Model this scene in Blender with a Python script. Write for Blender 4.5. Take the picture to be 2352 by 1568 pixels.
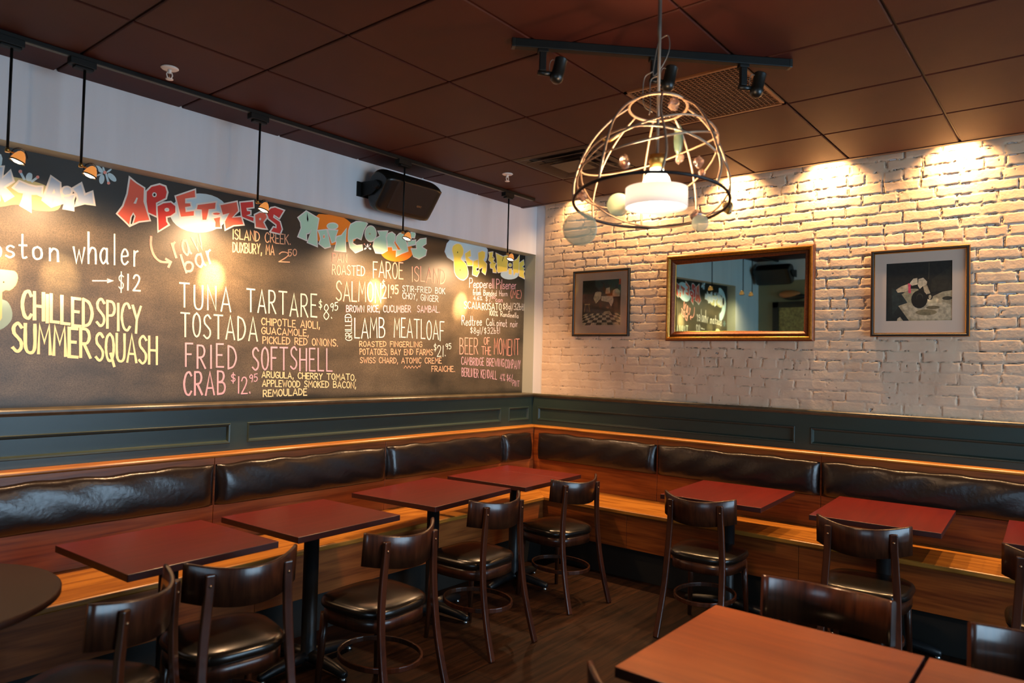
import bpy, bmesh, math, random
import numpy as np
from mathutils import Vector, Matrix
from mathutils.geometry import tessellate_polygon
for o in list(bpy.data.objects):
    bpy.data.objects.remove(o)
SC = bpy.context.scene
COL = SC.collection
R = math.radians
rnd = random.Random(7)

# ---------------------------------------------------------------- camera
CAM = Vector((-5.0773, -3.8897, 1.5522))
YAW, PITCH, ROLL, FPX = 0.684536, 0.0272134, 0.0245881, 1632.313
_f = Vector((math.cos(PITCH)*math.cos(YAW), math.cos(PITCH)*math.sin(YAW), math.sin(PITCH)))
_r0 = Vector((math.sin(YAW), -math.cos(YAW), 0)); _u0 = _r0.cross(_f)
_r = math.cos(ROLL)*_r0 + math.sin(ROLL)*_u0
_u = -math.sin(ROLL)*_r0 + math.cos(ROLL)*_u0
cd = bpy.data.cameras.new('camera'); cam = bpy.data.objects.new('camera', cd); COL.objects.link(cam)
cam.matrix_world = Matrix(((_r.x, _u.x, -_f.x, CAM.x), (_r.y, _u.y, -_f.y, CAM.y), (_r.z, _u.z, -_f.z, CAM.z), (0, 0, 0, 1)))
cd.sensor_width = 36; cd.lens = FPX/2352*36; cd.clip_start = .05
cd.dof.use_dof = True; cd.dof.focus_distance = 4.6; cd.dof.aperture_fstop = 2.2
SC.camera = cam

def on_plane(px, py, ax, val):            # where a line of sight of the photograph meets a plane of the room
    d = _f + (px-1176)/FPX*_r - (py-784)/FPX*_u
    t = (val-CAM[ax])/d[ax]
    return CAM + t*d

# ---------------------------------------------------------------- world, daylight, exposure
W = bpy.data.worlds.new('world'); SC.world = W; W.use_nodes = True
W.node_tree.nodes['Background'].inputs[0].default_value = (.55, .75, 1, 1)
W.node_tree.nodes['Background'].inputs[1].default_value = .6
vs = SC.view_settings
vs.view_transform = 'Standard'; vs.look = 'None'; vs.gamma = 1; vs.use_curve_mapping = False
vs.exposure = 0.0
DAY = (.50, .76, 1.0)
WARM = (1.0, .59, .30)
def area(name, loc, size, power, color, direction):
    l = bpy.data.lights.new(name, 'AREA'); l.shape = 'RECTANGLE'; l.size, l.size_y = size
    l.energy = power; l.color = color
    o = bpy.data.objects.new(name, l); COL.objects.link(o); o.location = loc
    o.rotation_euler = Vector(direction).to_track_quat('-Z', 'Y').to_euler()
    return o
def spot(name, loc, target, power, angle, blend=1, color=WARM, radius=.015, parent=None):
    l = bpy.data.lights.new(name, 'SPOT'); l.energy = power; l.spot_size = R(angle); l.spot_blend = blend
    l.color = color; l.shadow_soft_size = radius
    o = bpy.data.objects.new(name, l); COL.objects.link(o); o.location = loc
    o.rotation_euler = (Vector(target)-Vector(loc)).to_track_quat('-Z', 'Y').to_euler()
    return o
def point(name, loc, power, color=WARM, radius=.03):
    l = bpy.data.lights.new(name, 'POINT'); l.energy = power; l.color = color; l.shadow_soft_size = radius
    o = bpy.data.objects.new(name, l); COL.objects.link(o); o.location = loc
    return o
P_WIN_BACK, P_WIN_SIDE = 205, 45
P_BOARD_WIDE, P_BOARD_HOT = 100, 330
P_COVE, P_PENDANT = 120, 115
area('daylight_back', (-2.4, -7.12, 1.40), (3.0, 2.3), P_WIN_BACK, DAY, (0, 1, -.05))
area('daylight_side', (-8.62, -4.6, 1.75), (2.8, 1.7), P_WIN_SIDE, DAY, (1, 0, -.05))

# ---------------------------------------------------------------- helpers
def smooth_line(pts, n=4, closed=False):   # Catmull-Rom through the points
    pts = [Vector(p) for p in pts]; out = []
    m = len(pts)
    for i in range(m if closed else m-1):
        p1, p2 = pts[i], pts[(i+1) % m]
        p0 = pts[i-1] if (i > 0 or closed) else p1+(p1-p2)
        p3 = pts[(i+2) % m] if (i+2 < m or closed) else p2+(p2-p1)
        for k in range(n):
            t = k/n
            out.append(.5*((2*p1)+(p2-p0)*t+(2*p0-5*p1+4*p2-p3)*t*t+(3*p1-p0-3*p2+p3)*t**3))
    if not closed: out.append(pts[-1])
    return out

class MB:
    def __init__(s): s.v, s.f, s.m, s.sm = [], [], [], []
    def face(s, idx, mi=0, sm=False): s.f.append(idx); s.m.append(mi); s.sm.append(sm)
    def box(s, x0, x1, y0, y1, z0, z1, mi=0, M=None, side_mi=None):
        b = len(s.v)
        for z in (z0, z1):
            for x, y in ((x0, y0), (x1, y0), (x1, y1), (x0, y1)):
                p = Vector((x, y, z)); s.v.append(M @ p if M else p)
        for k, q in enumerate(((3, 2, 1, 0), (4, 5, 6, 7), (0, 1, 5, 4), (1, 2, 6, 5), (2, 3, 7, 6), (3, 0, 4, 7))):
            s.face([b+i for i in q], mi if (side_mi is None or k < 2) else side_mi)
        return s
    def quad(s, pts, mi=0):
        b = len(s.v); s.v += [Vector(p) for p in pts]; s.face(list(range(b, b+len(pts))), mi); return s
    def tube(s, pts, r, n=8, closed=False, mi=0, caps=True):
        pts = [Vector(p) for p in pts]; m = len(pts); b = len(s.v)
        rr = r if isinstance(r, (list, tuple)) else [r]*m
        nrm = None
        for i, p in enumerate(pts):
            a = pts[i-1] if (i > 0 or closed) else p
            c = pts[(i+1) % m] if (i < m-1 or closed) else p
            t = (c-a).normalized()
            if nrm is None:
                nrm = t.orthogonal().normalized()
            else:
                nrm = (nrm-t*nrm.dot(t)).normalized()
            bi = t.cross(nrm)
            for k in range(n):
                an = 2*math.pi*k/n
                s.v.append(p+rr[i]*(math.cos(an)*nrm+math.sin(an)*bi))
        for i in range(m if closed else m-1):
            j = (i+1) % m
            for k in range(n):
                s.face([b+i*n+k, b+i*n+(k+1) % n, b+j*n+(k+1) % n, b+j*n+k], mi, True)
        if caps and not closed:
            s.face([b+k for k in range(n)][::-1], mi); s.face([b+(m-1)*n+k for k in range(n)], mi)
        return s
    def bar(s, pts, w, h, side, mi=0, closed=False, sm=True):    # flat bar swept along pts; w along 'side', h across
        pts = [Vector(p) for p in pts]; m = len(pts); b = len(s.v)
        for i, p in enumerate(pts):
            a = pts[i-1] if (i > 0 or closed) else p
            c = pts[(i+1) % m] if (i < m-1 or closed) else p
            t = (c-a).normalized(); sd = Vector(side); sd = (sd-t*sd.dot(t)).normalized(); up = t.cross(sd)
            for q, e in ((-1, -1), (1, -1), (1, 1), (-1, 1)): s.v.append(p+sd*q*w/2+up*e*h/2)
        for i in range(m if closed else m-1):
            j = (i+1) % m
            for k in range(4): s.face([b+i*4+k, b+i*4+(k+1) % 4, b+j*4+(k+1) % 4, b+j*4+k], mi, False)
        if not closed:
            s.face([b+3, b+2, b+1, b], mi); e = b+(m-1)*4; s.face([e, e+1, e+2, e+3], mi)
        return s
    def lathe(s, prof, n=24, M=None, mi=0, caps=True):
        b = len(s.v); m = len(prof)
        for r, z in prof:
            for k in range(n):
                a = 2*math.pi*k/n; p = Vector((r*math.cos(a), r*math.sin(a), z)); s.v.append(M @ p if M else p)
        for i in range(m-1):
            for k in range(n):
                s.face([b+i*n+k, b+i*n+(k+1) % n, b+(i+1)*n+(k+1) % n, b+(i+1)*n+k], mi, True)
        if caps:
            s.face([b+k for k in range(n)][::-1], mi); s.face([b+(m-1)*n+k for k in range(n)], mi)
        return s
    def prism(s, poly, fn, d0, d1, mi=0, sm=False, cap_mi=None):  # poly 2D list, fn(a,b,d)->3D
        n = len(poly); b = len(s.v)
        for d in (d0, d1):
            for a, c in poly: s.v.append(Vector(fn(a, c, d)))
        for k in range(n): s.face([b+k, b+(k+1) % n, b+n+(k+1) % n, b+n+k], mi, sm)
        cm = mi if cap_mi is None else cap_mi
        s.face(list(range(b, b+n))[::-1], cm); s.face(list(range(b+n, b+2*n)), cm)
        return s
    def fill(s, pts, mi=0):                                  # flat polygon, possibly concave
        b = len(s.v); pts = [Vector(p) for p in pts]; s.v += pts
        for t in tessellate_polygon([pts]): s.face([b+i for i in t], mi)
        return s
    def sphere(s, c, r, n=12, mi=0, sq=(1, 1, 1)):
        c = Vector(c); k = n//2+1
        prof = [(max(1e-4, math.sin(math.pi*i/k))*r, -math.cos(math.pi*i/k)*r) for i in range(k+1)]
        b = len(s.v); s.lathe(prof, n, None, mi)
        for i in range(b, len(s.v)):
            q = s.v[i]; s.v[i] = c+Vector((q.x*sq[0], q.y*sq[1], q.z*sq[2]))
        return s
    def build(s, name, mats, parent=None, bevel=0, seg=2, sub=0):
        me = bpy.data.meshes.new(name)
        me.from_pydata([tuple(p) for p in s.v], [], s.f)
        for m in (mats if isinstance(mats, (list, tuple)) else [mats]): me.materials.append(m)
        me.polygons.foreach_set('material_index', s.m)
        me.polygons.foreach_set('use_smooth', [bool(x) for x in s.sm])
        bm = bmesh.new(); bm.from_mesh(me); bmesh.ops.recalc_face_normals(bm, faces=bm.faces); bm.to_mesh(me); bm.free()
        me.update()
        o = bpy.data.objects.new(name, me); COL.objects.link(o)
        if parent: o.parent = parent
        if bevel:
            b = o.modifiers.new('bevel', 'BEVEL'); b.width = bevel; b.segments = seg; b.limit_method = 'ANGLE'; b.angle_limit = R(35)
            b.harden_normals = False
        if sub:
            q = o.modifiers.new('sub', 'SUBSURF'); q.levels = sub; q.render_levels = sub
        return o

def tag(o, label, cat, group=None):
    o['label'] = label; o['category'] = cat
    if group: o['group'] = group
    return o
def thing(name, label, cat, loc=(0, 0, 0), rz=0, group=None):
    o = bpy.data.objects.new(name, None); COL.objects.link(o); o.empty_display_size = .1
    o.location = loc; o.rotation_euler = (0, 0, rz)
    return tag(o, label, cat, group)
def struct(o): o['kind'] = 'structure'; return o
def dup(root, loc, rz, label, group=None):
    r = root.copy(); COL.objects.link(r); r.location = loc; r.rotation_euler = (0, 0, rz); r['label'] = label
    if group: r['group'] = group
    for ch in list(root.children):
        c = ch.copy(); COL.objects.link(c); c.parent = r
        for g in list(ch.children):
            d = g.copy(); COL.objects.link(d); d.parent = c
    return r

# ---------------------------------------------------------------- materials
def lin(h):
    h = h.lstrip('#'); v = [int(h[i:i+2], 16)/255 for i in (0, 2, 4)]
    return tuple(c/12.92 if c <= .04045 else ((c+.055)/1.055)**2.4 for c in v)+(1,)
def mat(name, color, rough=.5, metal=0, emit=None, estr=0, spec=.5, noise=None, bump=None, coat=0):
    m = bpy.data.materials.new(name); m.use_nodes = True; nt = m.node_tree; b = nt.nodes['Principled BSDF']
    c = lin(color) if isinstance(color, str) else tuple(color)+(1,)
    b.inputs['Base Color'].default_value = c
    b.inputs['Roughness'].default_value = rough; b.inputs['Metallic'].default_value = metal
    b.inputs['Specular IOR Level'].default_value = spec; b.inputs['Coat Weight'].default_value = coat
    if emit:
        b.inputs['Emission Color'].default_value = lin(emit) if isinstance(emit, str) else tuple(emit)+(1,)
        b.inputs['Emission Strength'].default_value = estr
    tc = nt.nodes.new('ShaderNodeTexCoord')
    if noise:      # (scale xyz, amount, detail): mottling of the colour
        mp = nt.nodes.new('ShaderNodeMapping'); mp.inputs['Scale'].default_value = noise[0]
        n = nt.nodes.new('ShaderNodeTexNoise'); n.inputs['Scale'].default_value = 1; n.inputs['Detail'].default_value = noise[2]
        r = nt.nodes.new('ShaderNodeMapRange'); r.inputs[1].default_value = .3; r.inputs[2].default_value = .7
        r.inputs[3].default_value = 1-noise[1]; r.inputs[4].default_value = 1+noise[1]*.6
        x = nt.nodes.new('ShaderNodeVectorMath'); x.operation = 'SCALE'; x.inputs[0].default_value = c[:3]
        L = nt.links.new
        L(tc.outputs['Object'], mp.inputs[0]); L(mp.outputs[0], n.inputs['Vector']); L(n.outputs['Fac'], r.inputs[0])
        L(r.outputs[0], x.inputs['Scale']); L(x.outputs[0], b.inputs['Base Color'])
    if bump:       # (scale xyz, strength, distance)
        mp = nt.nodes.new('ShaderNodeMapping'); mp.inputs['Scale'].default_value = bump[0]
        n = nt.nodes.new('ShaderNodeTexNoise'); n.inputs['Scale'].default_value = 1; n.inputs['Detail'].default_value = 4
        bp = nt.nodes.new('ShaderNodeBump'); bp.inputs['Strength'].default_value = bump[1]; bp.inputs['Distance'].default_value = bump[2]
        L = nt.links.new
        L(tc.outputs['Object'], mp.inputs[0]); L(mp.outputs[0], n.inputs['Vector']); L(n.outputs['Fac'], bp.inputs['Height']); L(bp.outputs[0], b.inputs['Normal'])
    return m
def wood(name, dark, light, axis='x', rough=.35, scale=1.0, coat=0, ring=6):
    m = bpy.data.materials.new(name); m.use_nodes = True; nt = m.node_tree; b = nt.nodes['Principled BSDF']; L = nt.links.new
    tc = nt.nodes.new('ShaderNodeTexCoord')
    al = {'x': (1.1, 14, 14), 'y': (14, 1.1, 14), 'z': (14, 14, 1.1)}[axis]
    mp = nt.nodes.new('ShaderNodeMapping'); mp.inputs['Scale'].default_value = [a*scale for a in al]
    n1 = nt.nodes.new('ShaderNodeTexNoise'); n1.inputs['Scale'].default_value = .55; n1.inputs['Detail'].default_value = 3; n1.inputs['Distortion'].default_value = .6
    w = nt.nodes.new('ShaderNodeMath'); w.operation = 'MULTIPLY'; w.inputs[1].default_value = ring
    fr = nt.nodes.new('ShaderNodeMath'); fr.operation = 'PINGPONG'; fr.inputs[1].default_value = .5
    mp2 = nt.nodes.new('ShaderNodeMapping'); mp2.inputs['Scale'].default_value = [a*scale*7 if a > 2 else a*3 for a in al]
    n2 = nt.nodes.new('ShaderNodeTexNoise'); n2.inputs['Scale'].default_value = 1; n2.inputs['Detail'].default_value = 3
    ad = nt.nodes.new('ShaderNodeMath'); ad.operation = 'MULTIPLY_ADD'; ad.inputs[1].default_value = .9; 
    rp = nt.nodes.new('ShaderNodeValToRGB'); rp.color_ramp.elements[0].position = .25; rp.color_ramp.elements[1].position = .85
    rp.color_ramp.elements[0].color = lin(dark); rp.color_ramp.elements[1].color = lin(light)
    L(tc.outputs['Object'], mp.inputs[0]); L(mp.outputs[0], n1.inputs['Vector']); L(n1.outputs['Fac'], w.inputs[0]); L(w.outputs[0], fr.inputs[0])
    L(tc.outputs['Object'], mp2.inputs[0]); L(mp2.outputs[0], n2.inputs['Vector'])
    L(fr.outputs[0], ad.inputs[0]); L(n2.outputs['Fac'], ad.inputs[2]); 
    s = nt.nodes.new('ShaderNodeMath'); s.operation = 'MULTIPLY'; s.inputs[1].default_value = .9
    L(ad.outputs[0], s.inputs[0]); L(s.outputs[0], rp.inputs[0]); L(rp.outputs[0], b.inputs['Base Color'])
    b.inputs['Roughness'].default_value = rough; b.inputs['Coat Weight'].default_value = coat; b.inputs['Coat Roughness'].default_value = .15
    bp = nt.nodes.new('ShaderNodeBump'); bp.inputs['Strength'].default_value = .12; bp.inputs['Distance'].default_value = .002
    L(n2.outputs['Fac'], bp.inputs['Height']); L(bp.outputs[0], b.inputs['Normal'])
    return m
def pane_mat(name, ior=1.45, rough=.02, tint=(1, 1, 1, 1)):
    m = bpy.data.materials.new(name); m.use_nodes = True; nt = m.node_tree; nt.nodes.clear(); L = nt.links.new
    o = nt.nodes.new('ShaderNodeOutputMaterial'); t = nt.nodes.new('ShaderNodeBsdfTransparent'); g = nt.nodes.new('ShaderNodeBsdfGlossy')
    t.inputs[0].default_value = tint; g.inputs['Roughness'].default_value = rough
    lw = nt.nodes.new('ShaderNodeFresnel'); lw.inputs[0].default_value = ior
    mx = nt.nodes.new('ShaderNodeMixShader'); L(lw.outputs[0], mx.inputs[0]); L(t.outputs[0], mx.inputs[1]); L(g.outputs[0], mx.inputs[2]); L(mx.outputs[0], o.inputs[0])
    return m
M = {}
M['ceil'] = mat('ceiling_tile', '#3e1408', .62, spec=.3, bump=((260, 260, 260), .35, .002), noise=((5, 5, 5), .12, 4))
M['ceil_grid'] = mat('ceiling_grid', '#3a221a', .5)
M['plaster'] = mat('pale_plaster', '#dddee0', .6, noise=((9, 9, .8), .06, 4))
M['jamb'] = mat('grey_green_reveal', '#aeb0a2', .55)
M['olive'] = mat('olive_wall', '#8d8566', .6)
M['wains'] = mat('dark_green_paint', '#2b3a34', .36, noise=((3, 3, 9), .1, 3), bump=((40, 40, 90), .06, .002))
M['ledge'] = mat('dark_ledge_lit_tint', '#4b4534', .35, noise=((14, 14, 14), .4, 4))  # dark panelling paint, mottled; strong light on the ledge mixed into its colour
M['oak'] = wood('oak_along_left', '#7a4414', '#bb7c30', 'x', .32, 1.0)
M['oak_y'] = wood('oak_along_right', '#7a4414', '#bb7c30', 'y', .32, 1.0)
M['oakdk'] = wood('oak_panel_left', '#6e3416', '#a85c2a', 'x', .34, .8)
M['oakdk_y'] = wood('oak_panel_right', '#63290f', '#98501f', 'y', .34, .8)
M['kick'] = mat('black_kick', '#16140f', .6)
M['leather'] = mat('dark_leather', '#1d1512', .27, spec=.6, bump=((38, 38, 38), .35, .004))
M['mahog'] = wood('mahogany_top', '#5a1711', '#6f1f16', 'x', .3, .5, ring=2)
M['mahog_fg'] = wood('mahogany_top_lit_tint', '#5c2810', '#82421c', 'y', .3, .5, ring=2)  # mahogany turned orange-brown: reflected light put into the colour
M['tedge'] = mat('dark_table_edge', '#3a1713', .4)
M['tround'] = mat('dark_brown_top', '#351a10', .5, spec=.25, noise=((4, 4, 4), .2, 3))
M['iron'] = mat('black_iron', '#15181a', .38, bump=((160, 160, 160), .15, .001))
M['glide'] = mat('steel_glide', '#b9b9b4', .3, 1)
M['chair'] = wood('dark_walnut', '#22100a', '#422213', 'z', .28, 1.5, coat=.3)
M['vinyl'] = mat('black_vinyl', '#12100d', .24, spec=.6)
M['screw'] = mat('brass_screw', '#b98d6a', .35, 1)
M['floor'] = None
M['black'] = mat('black_metal', '#090a07', .55, spec=.25)
M['blackgl'] = mat('black_plastic', '#131410', .36, bump=((300, 300, 300), .3, .001))
M['grille'] = mat('speaker_grille', '#191511', .5, bump=((500, 500, 500), .6, .001))
M['white'] = mat('white_enamel', '#e8ded2', .4)
M['gold'] = mat('gilt_frame', '#a8752c', .32, .75, noise=((60, 60, 60), .3, 3))
M['golddk'] = mat('bronze_frame', '#6b3a1c', .42, .5, noise=((90, 90, 90), .35, 3))
M['blackfr'] = mat('black_frame', '#120f0b', .5)
M['brassfr'] = mat('brass_fillet', '#b0762c', .3, .8)
M['mat'] = mat('cream_mount', '#cdbba8', .8)
M['mirror'] = mat('old_mirror', '#9fbfbb', .02, 1)
M['pane'] = pane_mat('clear_pane'); M['arpane'] = pane_mat('matt_glass', 1.08)
M['wire'] = mat('pale_wire', '#b08f73', .42, .55)
M['wiredk'] = mat('dark_wire', '#2c2320', .45, .4)
M['rod'] = mat('grey_rod', '#7d7468', .4, .6)
M['winframe'] = mat('window_paint', '#d8d8d4', .5)
# ---------------------------------------------------------------- the room
H = 2.9
def plank_floor():
    m = bpy.data.materials.new('dark_floor_boards'); m.use_nodes = True; nt = m.node_tree; b = nt.nodes['Principled BSDF']; L = nt.links.new
    tc = nt.nodes.new('ShaderNodeTexCoord')
    bk = nt.nodes.new('ShaderNodeTexBrick'); bk.inputs['Scale'].default_value = 1; bk.inputs['Brick Width'].default_value = 1.2; bk.inputs['Row Height'].default_value = .15
    bk.inputs['Mortar Size'].default_value = .0025; bk.inputs['Color1'].default_value = lin('#301a0b'); bk.inputs['Color2'].default_value = lin('#1f1007'); bk.inputs['Mortar'].default_value = lin('#0b0806')
    mp = nt.nodes.new('ShaderNodeMapping'); mp.inputs['Scale'].default_value = (3, 34, 1)
    n = nt.nodes.new('ShaderNodeTexNoise'); n.inputs['Scale'].default_value = 1; n.inputs['Detail'].default_value = 6; n.inputs['Distortion'].default_value = .8
    r = nt.nodes.new('ShaderNodeMapRange'); r.inputs[1].default_value = .35; r.inputs[2].default_value = .68; r.inputs[3].default_value = .45; r.inputs[4].default_value = 1.6
    x = nt.nodes.new('ShaderNodeVectorMath'); x.operation = 'SCALE'
    L(tc.outputs['Object'], bk.inputs[0]); L(tc.outputs['Object'], mp.inputs[0]); L(mp.outputs[0], n.inputs['Vector']); L(n.outputs['Fac'], r.inputs[0])
    L(bk.outputs['Color'], x.inputs[0]); L(r.outputs[0], x.inputs['Scale']); L(x.outputs[0], b.inputs['Base Color'])
    b.inputs['Roughness'].default_value = .55; b.inputs['Specular IOR Level'].default_value = .2
    bp = nt.nodes.new('ShaderNodeBump'); bp.inputs['Strength'].default_value = .25; bp.inputs['Distance'].default_value = .004
    L(n.outputs['Fac'], bp.inputs['Height']); L(bp.outputs[0], b.inputs['Normal'])
    return m
M['floor'] = plank_floor()
struct(MB().box(-8.6, .3, -7.1, .3, -.12, 0).build('floor', M['floor']))
# ceiling: grid plane with 0.61 m lay-in tiles hanging a little below it; it stops 0.2 m short of the brick wall (light slot)
S = .6096; GX, GY = -3.8561, -.8516
cm = MB()
cm.box(-8.6, -.203, -7.1, .25, H+.012, H+.09, 1)
i0, i1 = -8, 6; j0, j1 = -2, 11
for i in range(i0, i1+1):
    for j in range(j0, j1+1):
        x0, x1 = GX+(i-1)*S, GX+i*S; y1, y0 = GY-j*S, GY-(j+1)*S
        x0, x1 = max(x0, -8.55), min(x1, -.205); y0, y1 = max(y0, -7.05), min(y1, .02)
        if x1-x0 < .05 or y1-y0 < .05: continue
        if (abs(x0+2.027) < .02 and abs(y1+2.071) < .02) or (abs(x0+1.418) < .02 and abs(y1+.8516) < .02): continue
        g = .0055; t = .012
        b = len(cm.v)
        q0 = [(x0+g, y0+g), (x1-g, y0+g), (x1-g, y1-g), (x0+g, y1-g)]
        e = .004
        q1 = [(x0+g+e, y0+g+e), (x1-g-e, y0+g+e), (x1-g-e, y1-g-e), (x0+g+e, y1-g-e)]
        cm.v += [Vector((x, y, H+t)) for x, y in q0]+[Vector((x, y, H+e)) for x, y in q0]+[Vector((x, y, H)) for x, y in q1]
        for k in range(4):
            k2 = (k+1) % 4
            cm.face([b+k, b+k2, b+4+k2, b+4+k], 0); cm.face([b+4+k, b+4+k2, b+8+k2, b+8+k], 0)
        cm.face([b+8, b+9, b+10, b+11], 0)
struct(cm.build('ceiling', [M['ceil'], M['ceil_grid']]))
# light slot above the brick wall
struct(MB().box(-.203, .25, -7.1, .25, 3.16, 3.22).box(-.235, -.203, -7.1, .25, H-.004, 3.16).build('trim_1', M['ceil_grid']))

# left wall: pale plaster above the board recess, reveals, and the wall behind the wainscot
BY, RZ = .12, 2.513         # depth of the recess, height of its top
BX0, BX1 = -4.285, -.004    # ends of the board
wl = MB()
wl.box(-5.3, 0.0, 0, .3, RZ, 3.16, 0)                    # band above
wl.box(-5.3, BX0, 0, .3, 0, RZ, 0)                       # pillar left of the board
wl.box(BX1, .0, .001, .3, 1.25, RZ, 1)                   # right reveal
wl.box(BX0, BX1, BY+.012, .3, 1.0, RZ, 0)
wl.box(BX0, .0, 0.0, .3, 0, 1.25, 0)
wl.quad([(BX0, .0005, RZ-.0006), (BX1, .0005, RZ-.0006), (BX1, BY+.012, RZ-.0006), (BX0, BY+.012, RZ-.0006)], 1)
wl.quad([(BX0+.0006, 0, 1.26), (BX0+.0006, BY+.012, 1.26), (BX0+.0006, BY+.012, RZ), (BX0+.0006, 0, RZ)], 1)
struct(wl.build('wall_left', [M['plaster'], M['jamb']]))

# right wall: white painted brick, real relief
def vnoise(shape_u, shape_v, u, v, seed):          # smooth value noise on a grid, u,v in cells
    rs = np.random.RandomState(seed); g = rs.rand(shape_u+3, shape_v+3)
    iu = np.clip(np.floor(u).astype(int), 0, shape_u); iv = np.clip(np.floor(v).astype(int), 0, shape_v)
    fu = u-iu; fv = v-iv; fu = fu*fu*(3-2*fu); fv = fv*fv*(3-2*fv)
    return (g[iu, iv]*(1-fu)+g[iu+1, iv]*fu)*(1-fv)+(g[iu, iv+1]*(1-fu)+g[iu+1, iv+1]*fu)*fv
def brick_wall():
    ya, yb, za, zb = -.1, -4.75, 1.20, 3.15
    nu, nv = 1000, 400
    U = np.linspace(0, ya-yb, nu); V = np.linspace(0, zb-za, nv)
    uu, vv = np.meshgrid(U, V, indexing='ij')
    def N(s, seed, sv=None):
        sv = sv or s
        return vnoise(int((ya-yb)/s)+2, int((zb-za)/sv)+2, uu/s, vv/sv, seed)
    wu = uu+.010*(N(.05, 1)-.5)+.006*(N(.018, 2)-.5)
    wv = vv+.010*(N(.11, 3, .05)-.5)+.007*(N(.02, 4, .014)-.5)+.010*(N(.6, 5, .5)-.5)
    ch, bl = .0685, .212
    row = np.floor(wv/ch).astype(int)
    rs = np.random.RandomState(11); off = rs.rand(80)*.05+np.where(np.arange(80) % 2, bl/2, 0)
    hd = (np.arange(80) % 6 == 5)                      # header courses
    L = np.where(hd[row % 80], bl/2+.004, bl)
    cu = (wu+off[row % 80])/L
    colr = np.floor(cu).astype(int)
    fu = (cu-colr)*L; fv = wv-row*ch
    key = (row*131+colr*7919) % 4096
    rb = rs.rand(4096); rb2 = rs.rand(4096)-.5; rb3 = rs.rand(4096)-.5; rw = rs.rand(4096)
    mt = .0022+.003*N(.09, 6, .07)
    dx = np.minimum(fu, L-fu)-mt-(.004*rw[key])*0.5
    dz = np.minimum(fv, ch-fv)-mt
    d = np.minimum(dx, dz)
    paint = np.clip((vv+za-1.25)/.75, .25, 1)*np.clip((uu+.15)/.6, .45, 1)   # thicker, flatter paint low down and by the corner
    rise = np.clip(d/.005, 0, 1); rise = rise*rise*(3-2*rise)
    h = .0024*rise*(.35+.65*paint)+rb[key]*.0018*rise
    h += rise*(rb2[key]*.035*(fu-L/2)+rb3[key]*.06*(fv-ch/2))*.6
    h += .0012*(N(.03, 8)-.5)+.0007*(N(.011, 9)-.5)
    mort = np.clip(-d/.006, 0, 1)
    h += mort*.0045*(N(.022, 10, .012)-.1)              # lumpy squeezed mortar
    cr = np.clip(1-np.abs(d+.0012)/.0042, 0, 1)*np.clip((N(.045, 12, .03)*.62+N(.013, 13, .012)*.38-.52+.13*paint)*7, 0, 1)*(.35+.65*paint)
    spots = np.clip((N(.016, 14)-.93)*25, 0, 1)*np.clip((N(.12, 15)-.5)*6, 0, 1)
    cr = np.maximum(cr, spots*.9)
    h -= cr*.008
    X = -.004-h*.8; Y = ya-uu; Z = za+vv
    co = np.stack([X, Y, Z], -1).reshape(-1, 3)
    idx = np.arange(nu*nv).reshape(nu, nv)
    q = np.stack([idx[:-1, :-1], idx[:-1, 1:], idx[1:, 1:], idx[1:, :-1]], -1).reshape(-1, 4)
    me = bpy.data.meshes.new('wall_right')
    me.vertices.add(len(co)); me.vertices.foreach_set('co', co.ravel().astype(np.float32))
    me.loops.add(q.size); me.loops.foreach_set('vertex_index', q.ravel().astype(np.int32))
    me.polygons.add(len(q)); me.polygons.foreach_set('loop_start', (np.arange(len(q))*4).astype(np.int32))
    me.polygons.foreach_set('use_smooth', np.ones(len(q), bool))
    me.update(calc_edges=True)
    at = me.attributes.new('crack', 'FLOAT', 'POINT'); at.data.foreach_set('value', cr.ravel().astype(np.float32))
    m = bpy.data.materials.new('white_painted_brick'); m.use_nodes = True; nt = m.node_tree; b = nt.nodes['Principled BSDF']; Lk = nt.links.new
    a = nt.nodes.new('ShaderNodeAttribute'); a.attribute_name = 'crack'
    tc = nt.nodes.new('ShaderNodeTexCoord')
    n = nt.nodes.new('ShaderNodeTexNoise'); n.inputs['Scale'].default_value = 5; n.inputs['Detail'].default_value = 5
    rp = nt.nodes.new('ShaderNodeValToRGB'); rp.color_ramp.elements[0].position = .3; rp.color_ramp.elements[1].position = .6
    rp.color_ramp.elements[0].color = lin('#cdb295'); rp.color_ramp.elements[1].color = lin('#ddc4a6')
    n2 = nt.nodes.new('ShaderNodeTexNoise'); n2.inputs['Scale'].default_value = 90; n2.inputs['Detail'].default_value = 3
    bp = nt.nodes.new('ShaderNodeBump'); bp.inputs['Strength'].default_value = .35; bp.inputs['Distance'].default_value = .003
    mr = nt.nodes.new('ShaderNodeMapRange'); mr.inputs[1].default_value = .25; mr.inputs[2].default_value = .7
    mx = nt.nodes.new('ShaderNodeMix'); mx.data_type = 'RGBA'; mx.inputs['B'].default_value = lin('#2a211a')
    Lk(tc.outputs['Object'], n.inputs['Vector']); Lk(n.outputs['Fac'], rp.inputs[0]); Lk(rp.outputs[0], mx.inputs['A'])
    Lk(a.outputs['Fac'], mr.inputs[0]); Lk(mr.outputs[0], mx.inputs['Factor']); Lk(mx.outputs['Result'], b.inputs['Base Color'])
    Lk(tc.outputs['Object'], n2.inputs['Vector']); Lk(n2.outputs['Fac'], bp.inputs['Height']); Lk(bp.outputs[0], b.inputs['Normal'])
    b.inputs['Roughness'].default_value = .55
    me.materials.append(m); me.materials.append(M['plaster'])
    o = bpy.data.objects.new('wall_right', me); COL.objects.link(o); struct(o)
    bk = MB().box(0, .3, -7.1, .3, 0, 3.16).box(-.006, 0, -7.1, -4.75, 1.2, 3.16).build('wall_right_backing', M['plaster'], o)
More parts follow.
